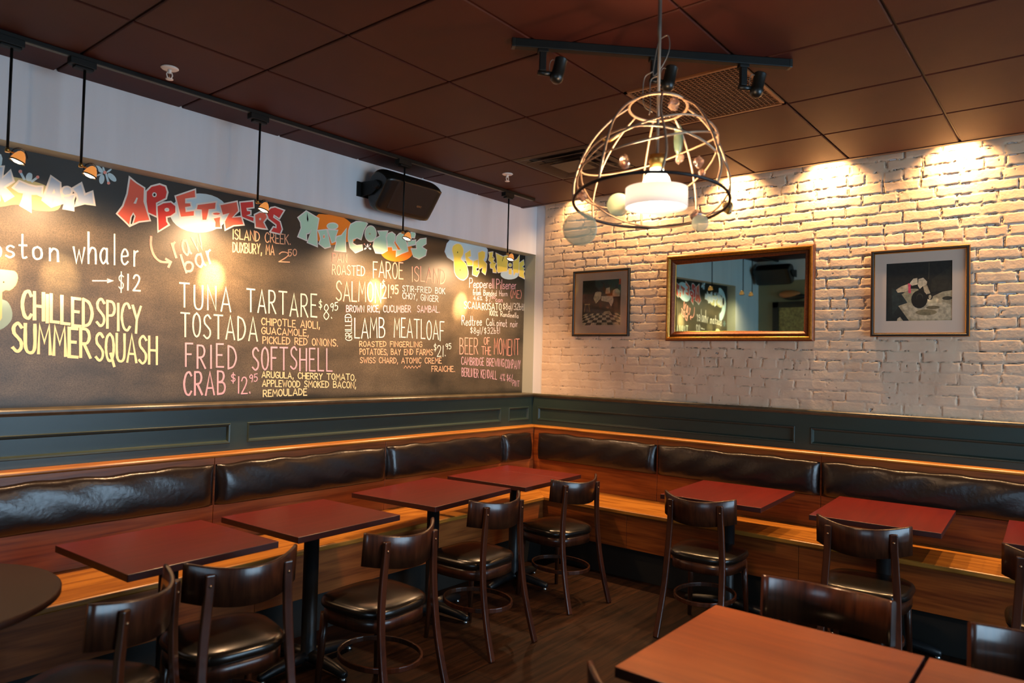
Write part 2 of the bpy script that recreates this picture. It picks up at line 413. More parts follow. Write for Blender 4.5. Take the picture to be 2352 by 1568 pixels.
    struct(bk)
brick_wall()

# the rest of the room shell, behind and beside the camera, with its two windows
wb = MB()
for a in ((-8.6, -4.0, 0, 3.16), (-.8, .3, 0, 3.16), (-4.0, -.8, 0, .2), (-4.0, -.8, 2.6, 3.16)):
    wb.box(a[0], a[1], -7.3, -7.05, a[2], a[3])
struct(wb.build('wall_back', M['olive']))
ws = MB()
for a in ((-7.1, -6.1, 0, 3.16), (-3.1, -1.9, 0, 3.16), (-6.1, -3.1, 0, .85), (-6.1, -3.1, 2.6, 3.16)):
    ws.box(-8.8, -8.55, a[0], a[1], a[2], a[3])
struct(ws.build('wall_side', M['olive']))
struct(MB().box(-8.6, -5.3, -1.9, -1.75, 0, 3.16).build('wall_alcove', M['olive']))
wf = MB()
wf.box(-5.3, -5.0, -1.9, 0, 2.62, 3.16, 0)
wf.box(-5.3, -5.06, -1.9, 0, 0, 2.62, 1)
struct(wf.build('wall_far', [M['plaster'], M['olive']]))
def window(n, along, c0, c1, plane, z0, z1):
    w = bpy.data.objects.new('window_%d' % n, None); COL.objects.link(w); struct(w)
    f = MB(); p = MB()
    def bx(m, a0, a1, d0, d1, zz0, zz1):
        if along == 'x': m.box(a0, a1, plane+d0, plane+d1, zz0, zz1)
        else: m.box(plane+d0, plane+d1, a0, a1, zz0, zz1)
    t = .06
    for k in range(4):
        a = c0+(c1-c0-t)*k/3; bx(f, a, a+t, -.03, .03, z0, z1)
    bx(f, c0, c1, -.03, .03, z0, z0+t); bx(f, c0, c1, -.03, .03, z1-t, z1)
    bx(p, c0+.01, c1-.01, -.004, .004, z0+.01, z1-.01)
    struct(f.build('window_frame', M['winframe'], w)); struct(p.build('pane', M['pane'], w))
window(1, 'x', -4.0, -.8, -7.08, .2, 2.6)
window(2, 'y', -6.1, -3.1, -8.58, .85, 2.6)

# wainscot panelling, ledges
def panelling(name, fn, a0, a1, panels, z0, z1, pz0, pz1, d=.014):
    m = MB()
    def q(aa, ab, za, zb, dd): m.quad([fn(aa, dd, za), fn(ab, dd, za), fn(ab, dd, zb), fn(aa, dd, zb)])
    q(a0, a1, z0, pz0, d); q(a0, a1, pz1, z1, d)
    edges = [a0]+[e for p in panels for e in p]+[a1]
    for k in range(0, len(edges), 2): q(edges[k], edges[k+1], pz0, pz1, d)
    for pa, pb in panels:
        ring = []
        for ins, dd in ((0, d), (.004, d+.006), (.012, d+.004), (.020, .003), (.026, .003)):
            ring.append([fn(pa+ins, dd, pz0+ins), fn(pb-ins, dd, pz0+ins), fn(pb-ins, dd, pz1-ins), fn(pa+ins, dd, pz1-ins)])
        for r0, r1 in zip(ring, ring[1:]):
            for k in range(4): m.quad([r0[k], r0[(k+1) % 4], r1[(k+1) % 4], r1[k]])
        m.quad(ring[-1])
    return struct(m.build(name, M['wains']))
panelling('trim_2', lambda a, d, z: (a, -d, z), -5.0, -.014, [(-4.6, -2.895), (-2.79, -.455), (-.35, -.07)], .97, 1.25, 1.033, 1.15)
panelling('trim_3', lambda a, d, z: (-d, -a, z), .014, 6.9, [(.07, 2.30), (2.405, 4.75), (4.86, 6.8)], .97, 1.25, 1.033, 1.15)
prof = [(0, 1.232), (.020, 1.236), (.024, 1.244), (.030, 1.247), (.034, 1.252), (.034, 1.262), (.028, 1.268), (0, 1.268)]
pl = [(-.13, 1.262)]+prof[1:-1]+[(-.13, 1.268)]
l1 = MB(); n = len(prof)
l1.prism(pl, lambda a, b, d: ((BX0 if d == 0 else 0.0) - (a if d == 1 else 0), -a, b), 0, 1)
struct(l1.build('trim_4', M['ledge']))
l2 = MB(); l2.prism(prof, lambda a, b, d: (-a, (-a if d == 0 else -7.0), b), 0, 1)
struct(l2.build('trim_5', M['ledge']))

# ---------------------------------------------------------------- built-in benches
def cushion(m, fn, a0, a1, z0=.708, z1=.938, dep=.062):
    na, nz = 44, 16; b = len(m.v)
    for i in range(na+1):
        t = i/na; a = a0+(a1-a0)*t; e = min(t, 1-t)*(a1-a0)
        k = min(1, e/.045); k = math.sqrt(max(0, 1-(1-k)**2))
        pin = 1-.35*math.exp(-e/.03)
        for j in range(nz+1):
            w = j/nz
            ang = w*math.pi
            pz = z0+(z1-z0)*(.5-.5*math.cos(ang))
            shape = abs(math.sin(ang))**.42
            zz = (z0+z1)/2+(pz-(z0+z1)/2)*(1-.06*(1-pin))
            wav = .0025*math.sin(a*23+j*.7)+.002*math.sin(a*9+1)
            top = (.004*math.sin(a*11)+.003*math.sin(a*29+2))*w**3
            m.v.append(Vector(fn(a, .1+.002+(dep*(1.12-.45*w)+wav)*shape*k*pin, zz+top)))
    for i in range(na):
        for j in range(nz):
            m.face([b+i*(nz+1)+j, b+(i+1)*(nz+1)+j, b+(i+1)*(nz+1)+j+1, b+i*(nz+1)+j+1], 0, True)
def bench(name, label, fn, a0, a1, seams, cushions, oak, oakd, mitre):
    t = thing(name, label, 'bench', group='built-in banquette benches')
    def sl(poly, mname, mt, seam=True):
        m = MB(); ed = [a0]+(seams if seam else [])+[a1]
        for k in range(len(ed)-1):
            g0 = .0012 if k else 0; g1 = .0012 if k < len(ed)-2 else 0
            last = (k == len(ed)-2)
            m.prism(poly, lambda d, z, e, k=k, g0=g0, g1=g1, last=last: fn((ed[k]+g0) if e == 0 else ((ed[k+1]-g1) if not last else mitre(d)), d, z), 0, 1)
        return m.build(mname, mt, t, bevel=.002)
    sl([(.016, .50), (.10, .50), (.10, .972), (.016, .972)], 'back_panel', oakd)
    sl([(.016, .972), (.104, .972), (.112, .978), (.112, .986), (.104, .993), (.016, .993)], 'top_rail', oak, False)
    sl([(.10, .47), (.575, .47), (.582, .476), (.582, .496), (.576, .5), (.10, .5)], 'seat', oak, False)
    sl([(.53, .225), (.55, .225), (.55, .47), (.53, .47)], 'front_panel', oakd)
    sl([(.05, 0), (.50, 0), (.50, .235), (.05, .235)], 'plinth', M['kick'], False)
    for c0, c1 in cushions:
        m = MB(); cushion(m, fn, c0, c1); m.build('back_cushion', M['leather'], t)
    return t
bench('banquette_bench', 'long oak wall bench with black padded back below the chalkboard', lambda a, d, z: (a, -d, z), -5.0, 0, [-3.03, -1.79],
      [(-4.85, -3.035), (-3.025, -1.795), (-1.785, -.555), (-.545, -.155)], M['oak'], M['oakdk'], lambda d: -d)
bench('banquette_bench', 'long oak wall bench with black padded back below the brick wall', lambda a, d, z: (-d, a, z), -5.9, 0, [-4.9, -3.7, -2.5, -1.3],
      [(-5.85, -4.905), (-4.895, -3.705), (-3.695, -2.505), (-2.495, -1.305), (-1.295, -.155)], M['oak_y'], M['oakdk_y'], lambda d: -d)

# ---------------------------------------------------------------- tables
def table(cx, cy, sx, sy, rz, label, topmat, group='square pedestal tables', leaf=None):
    t = thing('pedestal_table', label, 'table', (cx, cy, 0), rz, group)
    z1, z0 = .745, .716
    m = MB()
    if leaf is None: m.box(-sx/2, sx/2, -sy/2, sy/2, z0, z1, 0, side_mi=1)
    else:
        m.box(-sx/2, leaf-.0012, -sy/2, sy/2, z0, z1, 0, side_mi=1)
    m.build('tabletop', [topmat, M['tedge']], t, bevel=.0025)
    if leaf is not None:
        MB().box(leaf+.0012, sx/2, -sy/2, sy/2, z0, z1, 0, side_mi=1).build('table_leaf', [topmat, M['tedge']], t, bevel=.0025)
    MB().lathe([(.055, .045), (.05, .06), (.038, .07), (.038, .70), (.05, .705), (.05, .711)], 24).build('column', M['iron'], t)
    MB().box(-.2, .2, -.02, .02, .706, .716).box(-.02, .02, -.2, .2, .7055, .7155).build('mounting_plate', M['iron'], t, bevel=.002)
    b = MB()
    for k in range(4):
        a = math.pi/4*0+k*math.pi/2; c, s = math.cos(a), math.sin(a)
        b.tube([(0, 0, .052), (c*.1, s*.1, .05), (c*.2, s*.2, .04), (c*.275, s*.275, .027), (c*.285, s*.285, .026)], [.032, .03, .026, .02, .012], 10)
    bs = b.build('base', M['iron'], t)
    for k in range(4):
        a = k*math.pi/2
        MB().lathe([(.016, 0), (.018, .004), (.012, .012), (.006, .02)], 12, Matrix.Translation((math.cos(a)*.265, math.sin(a)*.265, 0))).build('foot_glide', M['glide'], bs)
    return t
table(-3.63, -.865, .64, .615, R(3), 'square dark red table nearest the left edge by the chalkboard bench', M['mahog'])
table(-2.90, -.84, .63, .61, R(3), 'square dark red table, second from left along the chalkboard bench', M['mahog'])
table(-1.965, -.76, .755, .64, R(6), 'square red table with glossy near-left corner, third along the chalkboard bench', M['mahog'])
table(-1.135, -.735, .715, .655, R(4), 'square dark red table with a leaf seam in the room corner', M['mahog'], leaf=.12)
table(-.645, -2.095, .725, .62, R(3), 'red table before the brick wall bench with scratched top behind one chair', M['mahog'])
table(-.585, -2.98, .745, .63, R(2.5), 'red table before the brick wall bench with bright sheen on its top', M['mahog'])
table(-.60, -3.86, .66, .62, R(2), 'red table cut off by right frame edge before the brick wall bench', M['mahog'])
table(-3.075, -3.215, .66, .62, R(0), 'big orange-brown table in the right foreground with lit left corner', M['mahog_fg'])
table(-3.075, -3.846, .66, .62, R(0), 'reddish table joined to the foreground table in the bottom right corner', M['mahog_fg'])
rt = thing('round_table', 'dark brown round table cut off by the left frame edge', 'table', (-4.55, -.98, 0))
MB().lathe([(.44, .716), (.45, .722), (.45, .740), (.445, .745)], 64).build('tabletop', M['tround'], rt)
MB().lathe([(.055, .045), (.05, .06), (.038, .07), (.038, .70), (.15, .706), (.15, .716)], 24).build('column', M['iron'], rt)
MB().lathe([(.23, 0), (.235, .012), (.20, .03), (.06, .05)], 40).build('base', M['iron'], rt)

# ---------------------------------------------------------------- chairs
def rail_y(x): return -.245+.11*(x/.21)**2
def make_chair(label):
    t = thing('bistro_chair', label, 'chair', group='bentwood bistro chairs')
    ol = []
    for k in range(40):
        a = 2*math.pi*k/40; c, s = math.cos(a), math.sin(a)
        e = 2/3.2
        x = abs(c)**e*math.copysign(1, c); y = abs(s)**e*math.copysign(1, s)
        ol.append((x*(.205+.012*y), y*.205+.005))
    m = MB(); b = 0
    for sc, z in ((.97, .435), (1.0, .442), (1.01, .452), (1.0, .462), (.975, .470), (.9, .478), (.6, .484), (.25, .486)):
        for x, y in ol: m.v.append(Vector((x*sc, y*sc, z)))
    for r in range(7):
        for k in range(40): m.face([r*40+k, r*40+(k+1) % 40, (r+1)*40+(k+1) % 40, (r+1)*40+k], 0, True)
    m.face(list(range(40))[::-1]); m.face([7*40+k for k in range(40)], 0, True)
    m.build('seat', M['vinyl'], t)
    m = MB()
    for s0, z in ((.95, .375), (.95, .435), (.90, .435), (.90, .375)):
        for x, y in ol: m.v.append(Vector((x*s0, y*s0, z)))
    for r in range(4):
        for k in range(40): m.face([r*40+k, r*40+(k+1) % 40, ((r+1) % 4)*40+(k+1) % 40, ((r+1) % 4)*40+k], 0, True)
    m.build('seat_frame', M['chair'], t)
    legs = {}
    for s in (-1, 1):
        pts = smooth_line([(s*.182, -.305, 0), (s*.175, -.264, .14), (s*.168, -.230, .29), (s*.162, -.210, .45), (s*.153, -.206, .60), (s*.147, -.2105, .70), (s*.145, -.2145, .775)], 4)
        mb = MB().bar(pts, .034, .021, (1, 0, 0))
        legs[s] = mb.build('rear_leg', M['chair'], t, bevel=.005, seg=3)
    m = MB(); n = 26
    b = 0
    for i in range(n+1):
        x = -.21+.42*i/n; y = rail_y(x); tl = 1-.0*abs(x)
        g = 2*.11*x/.21**2; L_ = math.hypot(1, g); nx, ny = -g/L_, 1/L_
        for dy, z in ((-.008, .655), (-.008, .79), (-.004, .795), (.004, .795), (.008, .79), (.008, .655)):
            lean = -.012*(z-.655)/.14
            m.v.append(Vector((x+nx*dy, y+ny*dy+lean+.006, z-.008+.024*(x/.21)**2)))
    for i in range(n):
        for k in range(6): m.face([i*6+k, i*6+(k+1) % 6, (i+1)*6+(k+1) % 6, (i+1)*6+k], 0, k in (0, 4, 1, 2, 3))
    m.face([5, 4, 3, 2, 1, 0]); m.face([n*6+k for k in range(6)])
    m.build('back_rail', M['chair'], t)
    for s in (-1, 1):
        sc = MB().lathe([(.0055, 0), (.005, .003), (.001, .004)], 10, Matrix.Translation((s*.146, -.223, .735)) @ Matrix.Rotation(R(90), 4, 'X')).build('screw', M['screw'], legs[s])
    for s in (-1, 1):
        MB().tube([(s*.162, .158, .40), (s*.168, .166, .25), (s*.180, .182, 0)], [.019, .017, .012], 12).build('front_leg', M['chair'], t)
    pts = []
    for k in range(32):
        a = 2*math.pi*k/32; pts.append((.168*math.cos(a)*(1.0 if math.sin(a) > 0 else 1.0), -.035+.205*math.sin(a), .215))
    MB().bar(pts, .024, .012, (0, 0, 1), closed=True).build('stretcher', M['chair'], t, bevel=.003)
    return t
_ch = []
def chair(mx, my, rz, label):       # mx,my: middle between the two ends of the back rail
    c, s = math.cos(rz), math.sin(rz)
    loc = (mx-(-s)*(-.128), my-(c)*(-.138), 0)
    if not _ch:
        t = make_chair(label); t.location = loc; t.rotation_euler = (0, 0, rz); _ch.append(t)
    else: dup(_ch[0], loc, rz, label)
chair(-4.06, -1.49, R(36), 'dark chair turned towards the round table, at the left edge of the row')
chair(-3.625, -1.43, R(-7.7), 'dark chair pushed up to the leftmost square table by the chalkboard')
chair(-2.91, -1.50, R(2), 'dark chair with glossy black seat in front of second chalkboard-side table')
chair(-2.07, -1.335, R(0), 'dark chair in front of the third chalkboard-side table')
chair(-1.195, -1.27, R(-10), 'dark chair in front of the corner table, farthest in the row')
chair(-1.18, -2.143, R(-87), 'dark chair facing brick wall at the table under the big mirror')
chair(-1.215, -3.015, R(-86), 'dark chair facing the brick wall below the right picture frame')
chair(-1.25, -3.80, R(-87), 'dark chair cut by right frame edge, facing the brick wall')
chair(-2.522, -3.19, R(91), 'chair behind the foreground table, glossy back rail with light streaks')
chair(-2.565, -3.82, R(90), 'chair at the bottom right edge, back rail reflecting window light')
chair(-3.54, -3.132, R(-90), 'chair at the near side of foreground table, only its rail tip showing')
# ---------------------------------------------------------------- ceiling fittings
g = thing('ceiling_grate', 'brown egg-crate air grate set in the ceiling beside the track', 'vent')
gx0, gx1, gy0, gy1 = -2.027+.006, -1.418-.006, -2.680+.006, -2.071-.006
fr = MB()
for a in ((gx0, gx1, gy0, gy0+.016), (gx0, gx1, gy1-.016, gy1), (gx0, gx0+.016, gy0, gy1), (gx1-.016, gx1, gy0, gy1)): fr.box(*a, H-.002, H+.010)
M['grate'] = mat('bronze_grate', '#8a5a38', .45, .2)
fr.build('frame', M['grate'], g)
gr = MB(); nn = 27
for k in range(1, nn):
    x = gx0+(gx1-gx0)*k/nn; gr.box(x-.0011, x+.0011, gy0+.01, gy1-.01, H+.0, H+.003)
    y = gy0+(gy1-gy0)*k/nn; gr.box(gx0+.01, gx1-.01, y-.0011, y+.0011, H+.0005, H+.0035)
gr.build('grid', M['grate'], g)
MB().box(gx0+.004, gx1-.004, gy0+.004, gy1-.004, H+.0108, H+.0118).build('backing', M['kick'], g)  # near-black sheet added for the shade seen between the bars
v = thing('ceiling_diffuser', 'square stepped brown air diffuser in the ceiling near the corner', 'vent')
vx, vy = -1.418+S/2, -.8516-S/2
def ringm(r0, r1, z0, z1, mtn, nm, th=.003):
    m = MB()
    for k in range(4):
        a0, a1 = math.pi/4+k*math.pi/2, math.pi/4+(k+1)*math.pi/2
        q = math.sqrt(2)
        P = lambda r, a, z: (vx+r*q*math.cos(a), vy+r*q*math.sin(a), z)
        m.quad([P(r0, a0, z0), P(r0, a1, z0), P(r1, a1, z1), P(r1, a0, z1)])
        m.quad([P(r0, a0, z0+th), P(r0, a1, z0+th), P(r1, a1, z1+th), P(r1, a0, z1+th)])
        m.quad([P(r0, a0, z0), P(r0, a1, z0), P(r0, a1, z0+th), P(r0, a0, z0+th)])
        m.quad([P(r1, a0, z1), P(r1, a1, z1), P(r1, a1, z1+th), P(r1, a0, z1+th)])
    m.build(nm, mtn, v)
M['diff'] = mat('brown_diffuser', '#2c1a11', .5)
ringm(.299, .275, H+.002, H-.004, M['diff'], 'frame')
ringm(.275, .215, H-.004, H+.008, M['diff'], 'louvre'); ringm(.225, .155, H-.012, H+.006, M['diff'], 'louvre'); ringm(.165, .11, H-.018, H+.004, M['diff'], 'louvre')
MB().box(vx-.115, vx+.115, vy-.115, vy+.115, H-.018, H-.014).build('centre_plate', M['diff'], v)
for sx, sy, lab in ((-3.54, -.50, 'white ceiling sprinkler at left, near the long track'), (-1.17, -.62, 'white ceiling sprinkler near the corner, beside the diffuser')):
    s = thing('fire_sprinkler', lab, 'sprinkler', (sx, sy, H), group='ceiling sprinklers')
    MB().lathe([(.038, 0), (.040, -.003), (.034, -.008), (.012, -.010)], 28).build('escutcheon', M['white'], s)
    y = MB().lathe([(.009, -.008), (.009, -.024), (.006, -.028)], 14)
    y.tube([(.010, 0, -.022), (.014, 0, -.034), (.010, 0, -.047), (0, 0, -.052)], .0028, 8).tube([(-.010, 0, -.022), (-.014, 0, -.034), (-.010, 0, -.047), (0, 0, -.052)], .0028, 8)
    y.build('yoke', M['white'], s)
    MB().lathe([(.003, -.030), (.003, -.050)], 8).build('bulb', M['screw'], s)
    MB().lathe([(.004, -.050), (.017, -.053), (.017, -.056), (.004, -.057)], 20).build('deflector', M['white'], s)

# long track over the chalkboard with five hanging spots
TY = -.30
tr = thing('light_track', 'long black lighting track on the ceiling along the chalkboard', 'track')
MB().box(-5.0, -.44, TY-.017, TY+.017, H-.020, H).build('rail', M['black'], tr, bevel=.002)
sl = MB().box(-4.98, -.46, TY-.008, TY-.004, H-.0215, H-.0195).box(-4.98, -.46, TY+.004, TY+.008, H-.0215, H-.0195)
sl.build('conductor', mat('track_copper', '#8a7a66', .35, .8), tr)
M['glow'] = mat('lamp_face', '#fff4dc', .4, emit=(1, .82, .56), estr=26)
M['reflector'] = mat('glowing_reflector', '#7a4420', .25, emit=(1, .36, .08), estr=.7)
M['brass'] = mat('brass_fitting', '#b08a4a', .3, .9)
def hang_spot(x, target, label, y=TY, pw=1.0, zb=2.405):
    s = thing('track_spotlight', label, 'lamp', (x, y, 0), group='hanging track spotlights')
    MB().box(-.055, .055, -.022, .022, H-.052, H-.019).box(-.035, .045, -.018, .018, H-.064, H-.052).build('adapter', M['black'], s, bevel=.003)
    MB().tube([(.012, 0, H-.06), (.012, 0, zb)], .0058, 10).build('rod', M['black'], s)
    MB().lathe([(.009, zb-.016), (.010, zb-.004), (.007, zb+.004)], 14, Matrix.Translation((.012, 0, 0))).tube([(.004, 0, zb-.010), (.036, 0, zb-.012)], .0042, 8).build('swivel', M['brass'], s)
    c = Vector((.055, 0, zb-.030)); d = (Vector(target)-(Vector((x, y, 0))+c)).normalized()
    hoop = [c+Vector((-.031*math.cos(a), .0, .040*math.sin(a)+.002)) for a in [math.pi*k/16 for k in range(17)]]
    MB().tube(hoop, .0022, 8).build('yoke', M['black'], s)
    Q = Matrix.Translation(c) @ Vector((-.34, .06, -.94)).to_track_quat('Z', 'Y').to_matrix().to_4x4() @ Matrix.Scale(1.18, 4)
    rf = MB().lathe([(.006, -.026), (.011, -.022), (.018, -.010), (.0245, .010), (.025, .014)], 22, Q, caps=False).build('reflector', M['reflector'], s)
    MB().lathe([(.0245, .0125), (.0275, .0125), (.0275, .0175), (.0245, .0175), (.0245, .0125)], 22, Q, caps=False).build('lamp_ring', M['black'], rf)
    MB().lathe([(.0235, .008), (.022, .011), (.012, .018), (.002, .020)], 20, Q).build('bulb', M['glow'], rf)
    wp = Vector((x, y, 0))+c
    spot('board_light', wp+d*.055, Vector((target[0], BY, 1.45)) if y == TY else Vector(target), P_BOARD_WIDE*pw, 152, 1, WARM, .03)
    spot('board_light_core', wp+d*.055, Vector(target), P_BOARD_HOT*pw, 22, 1, (1, .62, .29), .012)
hang_spot(-4.13, (-4.02, BY, 1.92), 'hanging black track spotlight at the far left edge', pw=.4)
hang_spot(-3.845, (-3.76, BY, 1.92), 'hanging black track spotlight beside the painted blue flower', pw=.5)
hang_spot(-2.955, (-2.97, BY, 2.00), 'hanging black track spotlight over the red APPETIZERS heading')
hang_spot(-1.88, (-1.73, BY, 2.02), 'hanging black track spotlight in front of the loudspeaker')
hang_spot(-.775, (-.84, BY, 2.00), 'hanging black track spotlight over the yellow heading near the corner')

# short diagonal track with three heads
A, Bp = Vector((-2.808, -2.012, H)), Vector((-1.94, -2.855, H)); dv = (Bp-A).normalized(); Lt = (Bp-A).length
st = thing('light_track', 'short black diagonal lighting track on the ceiling beside the grate', 'track', tuple(A), math.atan2(dv.y, dv.x))
MB().box(0, Lt, -.018, .018, -.036, 0).build('rail', M['black'], st, bevel=.003)
MB().box(-.012, .002, -.019, .019, -.037, 0).build('end_cap', M['blackgl'], st, bevel=.002); MB().box(Lt-.002, Lt+.012, -.019, .019, -.037, 0).build('end_cap', M['blackgl'], st, bevel=.002)
def head(f, label):
    p = A+dv*(Lt*f)
    s = thing('ceiling_spotlight', label, 'lamp', (p.x, p.y, 0), math.atan2(dv.y, dv.x), group='heads on the short track')
    MB().box(-.022, .022, -.016, .016, H-.050, H-.035).build('adapter', M['black'], s, bevel=.003)
    MB().box(-.014, .014, -.012, .012, H-.128, H-.045).build('stem', M['black'], s, bevel=.003)
    MB().tube([(-.020, 0, H-.134), (.042, 0, H-.137)], .0105, 14).build('knuckle', M['blackgl'], s)
    Q = Matrix.Translation((.066, .0, H-.128)) @ Matrix.Rotation(R(14), 4, 'Y') @ Matrix.Rotation(R(-6), 4, 'X')
    hs = MB().lathe([(.004, -.048), (.016, -.046), (.026, -.036), (.029, -.022), (.0275, -.014), (.0265, -.012), (.0265, .058), (.0275, .060), (.0235, .060), (.0235, .040), (.002, .038)], 26, Q).build('lamp_housing', M['blackgl'], s)
    MB().lathe([(.0232, .050), (.002, .052)], 24, Q).build('lens', M['jamb'], hs)
    MB().tube(smooth_line([(.03, .0, H-.132), (.030, .0, H-.095), (.040, 0, H-.076), (.056, 0, H-.078)], 5), .0018, 8).build('cable', M['rod'], hs)
head(.10, 'black cylindrical track head at the left end of the short track'); head(.50, 'black track head in the middle behind the pendant rod'); head(.83, 'black cylindrical track head in front of the ceiling grate')

# spots hidden in the light slot above the brick
M['slotlamp'] = mat('slot_lamp', '#ffe9c4', .4, emit=(1, .8, .5), estr=15)
for k, (yy, pw) in enumerate(((-.45, .28), (-1.13, .8), (-1.85, 1), (-2.50, 1), (-3.25, 1), (-3.95, .8), (-4.6, .6))):
    s = thing('slot_downlight', 'small downlight recessed in the ceiling slot above the brick wall', 'lamp', (-.11, yy, 3.05), group='downlights in the ceiling slot')
    MB().lathe([(.035, .12), (.035, .0), (.031, 0), (.031, .01)], 20).build('housing', M['black'], s)
    MB().lathe([(.030, .012), (.02, .008), (.002, .007)], 18).build('lens', M['slotlamp'], s)
    spot('wall_washer', (-.11, yy, 3.04), (-.05, yy, 1.9), P_COVE*pw, 118, .9, (1, .57, .25), .02)
    spot('wall_washer_core', (-.10, yy, 3.04), (-.012, yy, 2.80), P_COVE*pw*.22, 46, 1, (1, .64, .33), .02)

# ---------------------------------------------------------------- loudspeakers
def loudspeaker(label, x0, x1, mirrored=None):
    s = thing('loudspeaker', label, 'speaker', group='wall loudspeakers')
    T = (lambda p: p) if mirrored is None else mirrored
    prof = [(a+.033, b) for a, b in [(-.085, 2.60), (-.075, 2.70), (-.10, 2.78), (-.15, 2.825), (-.215, 2.828), (-.285, 2.79), (-.318, 2.752), (-.312, 2.732), (-.19, 2.565), (-.165, 2.552), (-.12, 2.56)]]
    pf = [(q.x, q.y) for q in smooth_line([(a, b, 0) for a, b in prof], 3, True)]
    m = MB(); n = len(pf); cy, cz = -.157, 2.71
    st = [(0, .74), (.012, .84), (.035, .92), (.075, .98), (.13, 1.0), (.5, 1.0), (.90, 1.0), (.95, .975), (.985, .92), (1, .86)]
    for t, sc in st:
        for a, b in pf: m.v.append(Vector(T((x0+(x1-x0)*t, cy+(a-cy)*sc, cz+(b-cz)*sc))))
    for i in range(len(st)-1):
        for k in range(n): m.face([i*n+k, i*n+(k+1) % n, (i+1)*n+(k+1) % n, (i+1)*n+k], 0, True)
    m.face(list(range(n))[::-1]); m.face([(len(st)-1)*n+k for k in range(n)])
    m.build('cabinet', M['blackgl'], s)
    f0, f1 = Vector((0, -.2835, 2.745)), Vector((0, -.161, 2.574)); up = (f0-f1).normalized(); nrm = Vector((0, -up.z, up.y)).normalized()
    if nrm.y > 0: nrm = -nrm
    gm = MB(); g0 = f0+nrm*.001; g1 = f1+nrm*.001
    xa, xb = x0+.085, x1-.05
    q = [(xa, g0), (xb, g0), (xb, g1), (xa+.0, g1)]
    b = len(gm.v)
    for off in (-.004, .004):
        for xx, gp in q: gm.v.append(Vector(T(tuple(Vector((xx, gp.y, gp.z))+nrm*off))))
    for idx in ((0, 1, 2, 3), (7, 6, 5, 4), (0, 4, 5, 1), (1, 5, 6, 2), (2, 6, 7, 3), (3, 7, 4, 0)): gm.face(list(idx))
    gm.build('grille', M['grille'], s, bevel=.002)
    MB().prism([(.03*math.cos(2*math.pi*k/24), .03*math.sin(2*math.pi*k/24)) for k in range(24)], lambda a, b, d: T((d, -.167+a, 2.715+b)), x0-.024, x0+.01).build('pivot_knob', M['black'], s, bevel=.004)
    br = MB()
    for xx in (x0-.014, x1+.008):
        br.prism([(0.0, 2.70-.05), (0, 2.70+.05), (-.12, 2.70+.045), (-.177, 2.715+.03), (-.202, 2.715), (-.177, 2.715-.03), (-.12, 2.70-.045)], lambda a, b, d, xx=xx: T((d, a, b)), xx, xx+.006)
    br.prism([(0, 2.65), (0, 2.75), (-.012, 2.75), (-.012, 2.65)], lambda a, b, d: T((d, a, b)), x0-.045, x1-.05)
    br.build('bracket', M['black'], s)
    # maker's mark on the grille
    if mirrored is None:
        lg = MB(); ux = Vector((1, 0, 0))
        o0 = Vector((x0+(x1-x0)*.655, 0, 0))+Vector((0, g1.y, g1.z))+up*.060+nrm*.0046
        put_text(lg, 'QSC', lambda a, b: o0+ux*a*.042+up*b*.011, .0016, nrm)
        lg.build('logo', mat('logo_gold', '#d8a566', .4, .3), s)
    return s
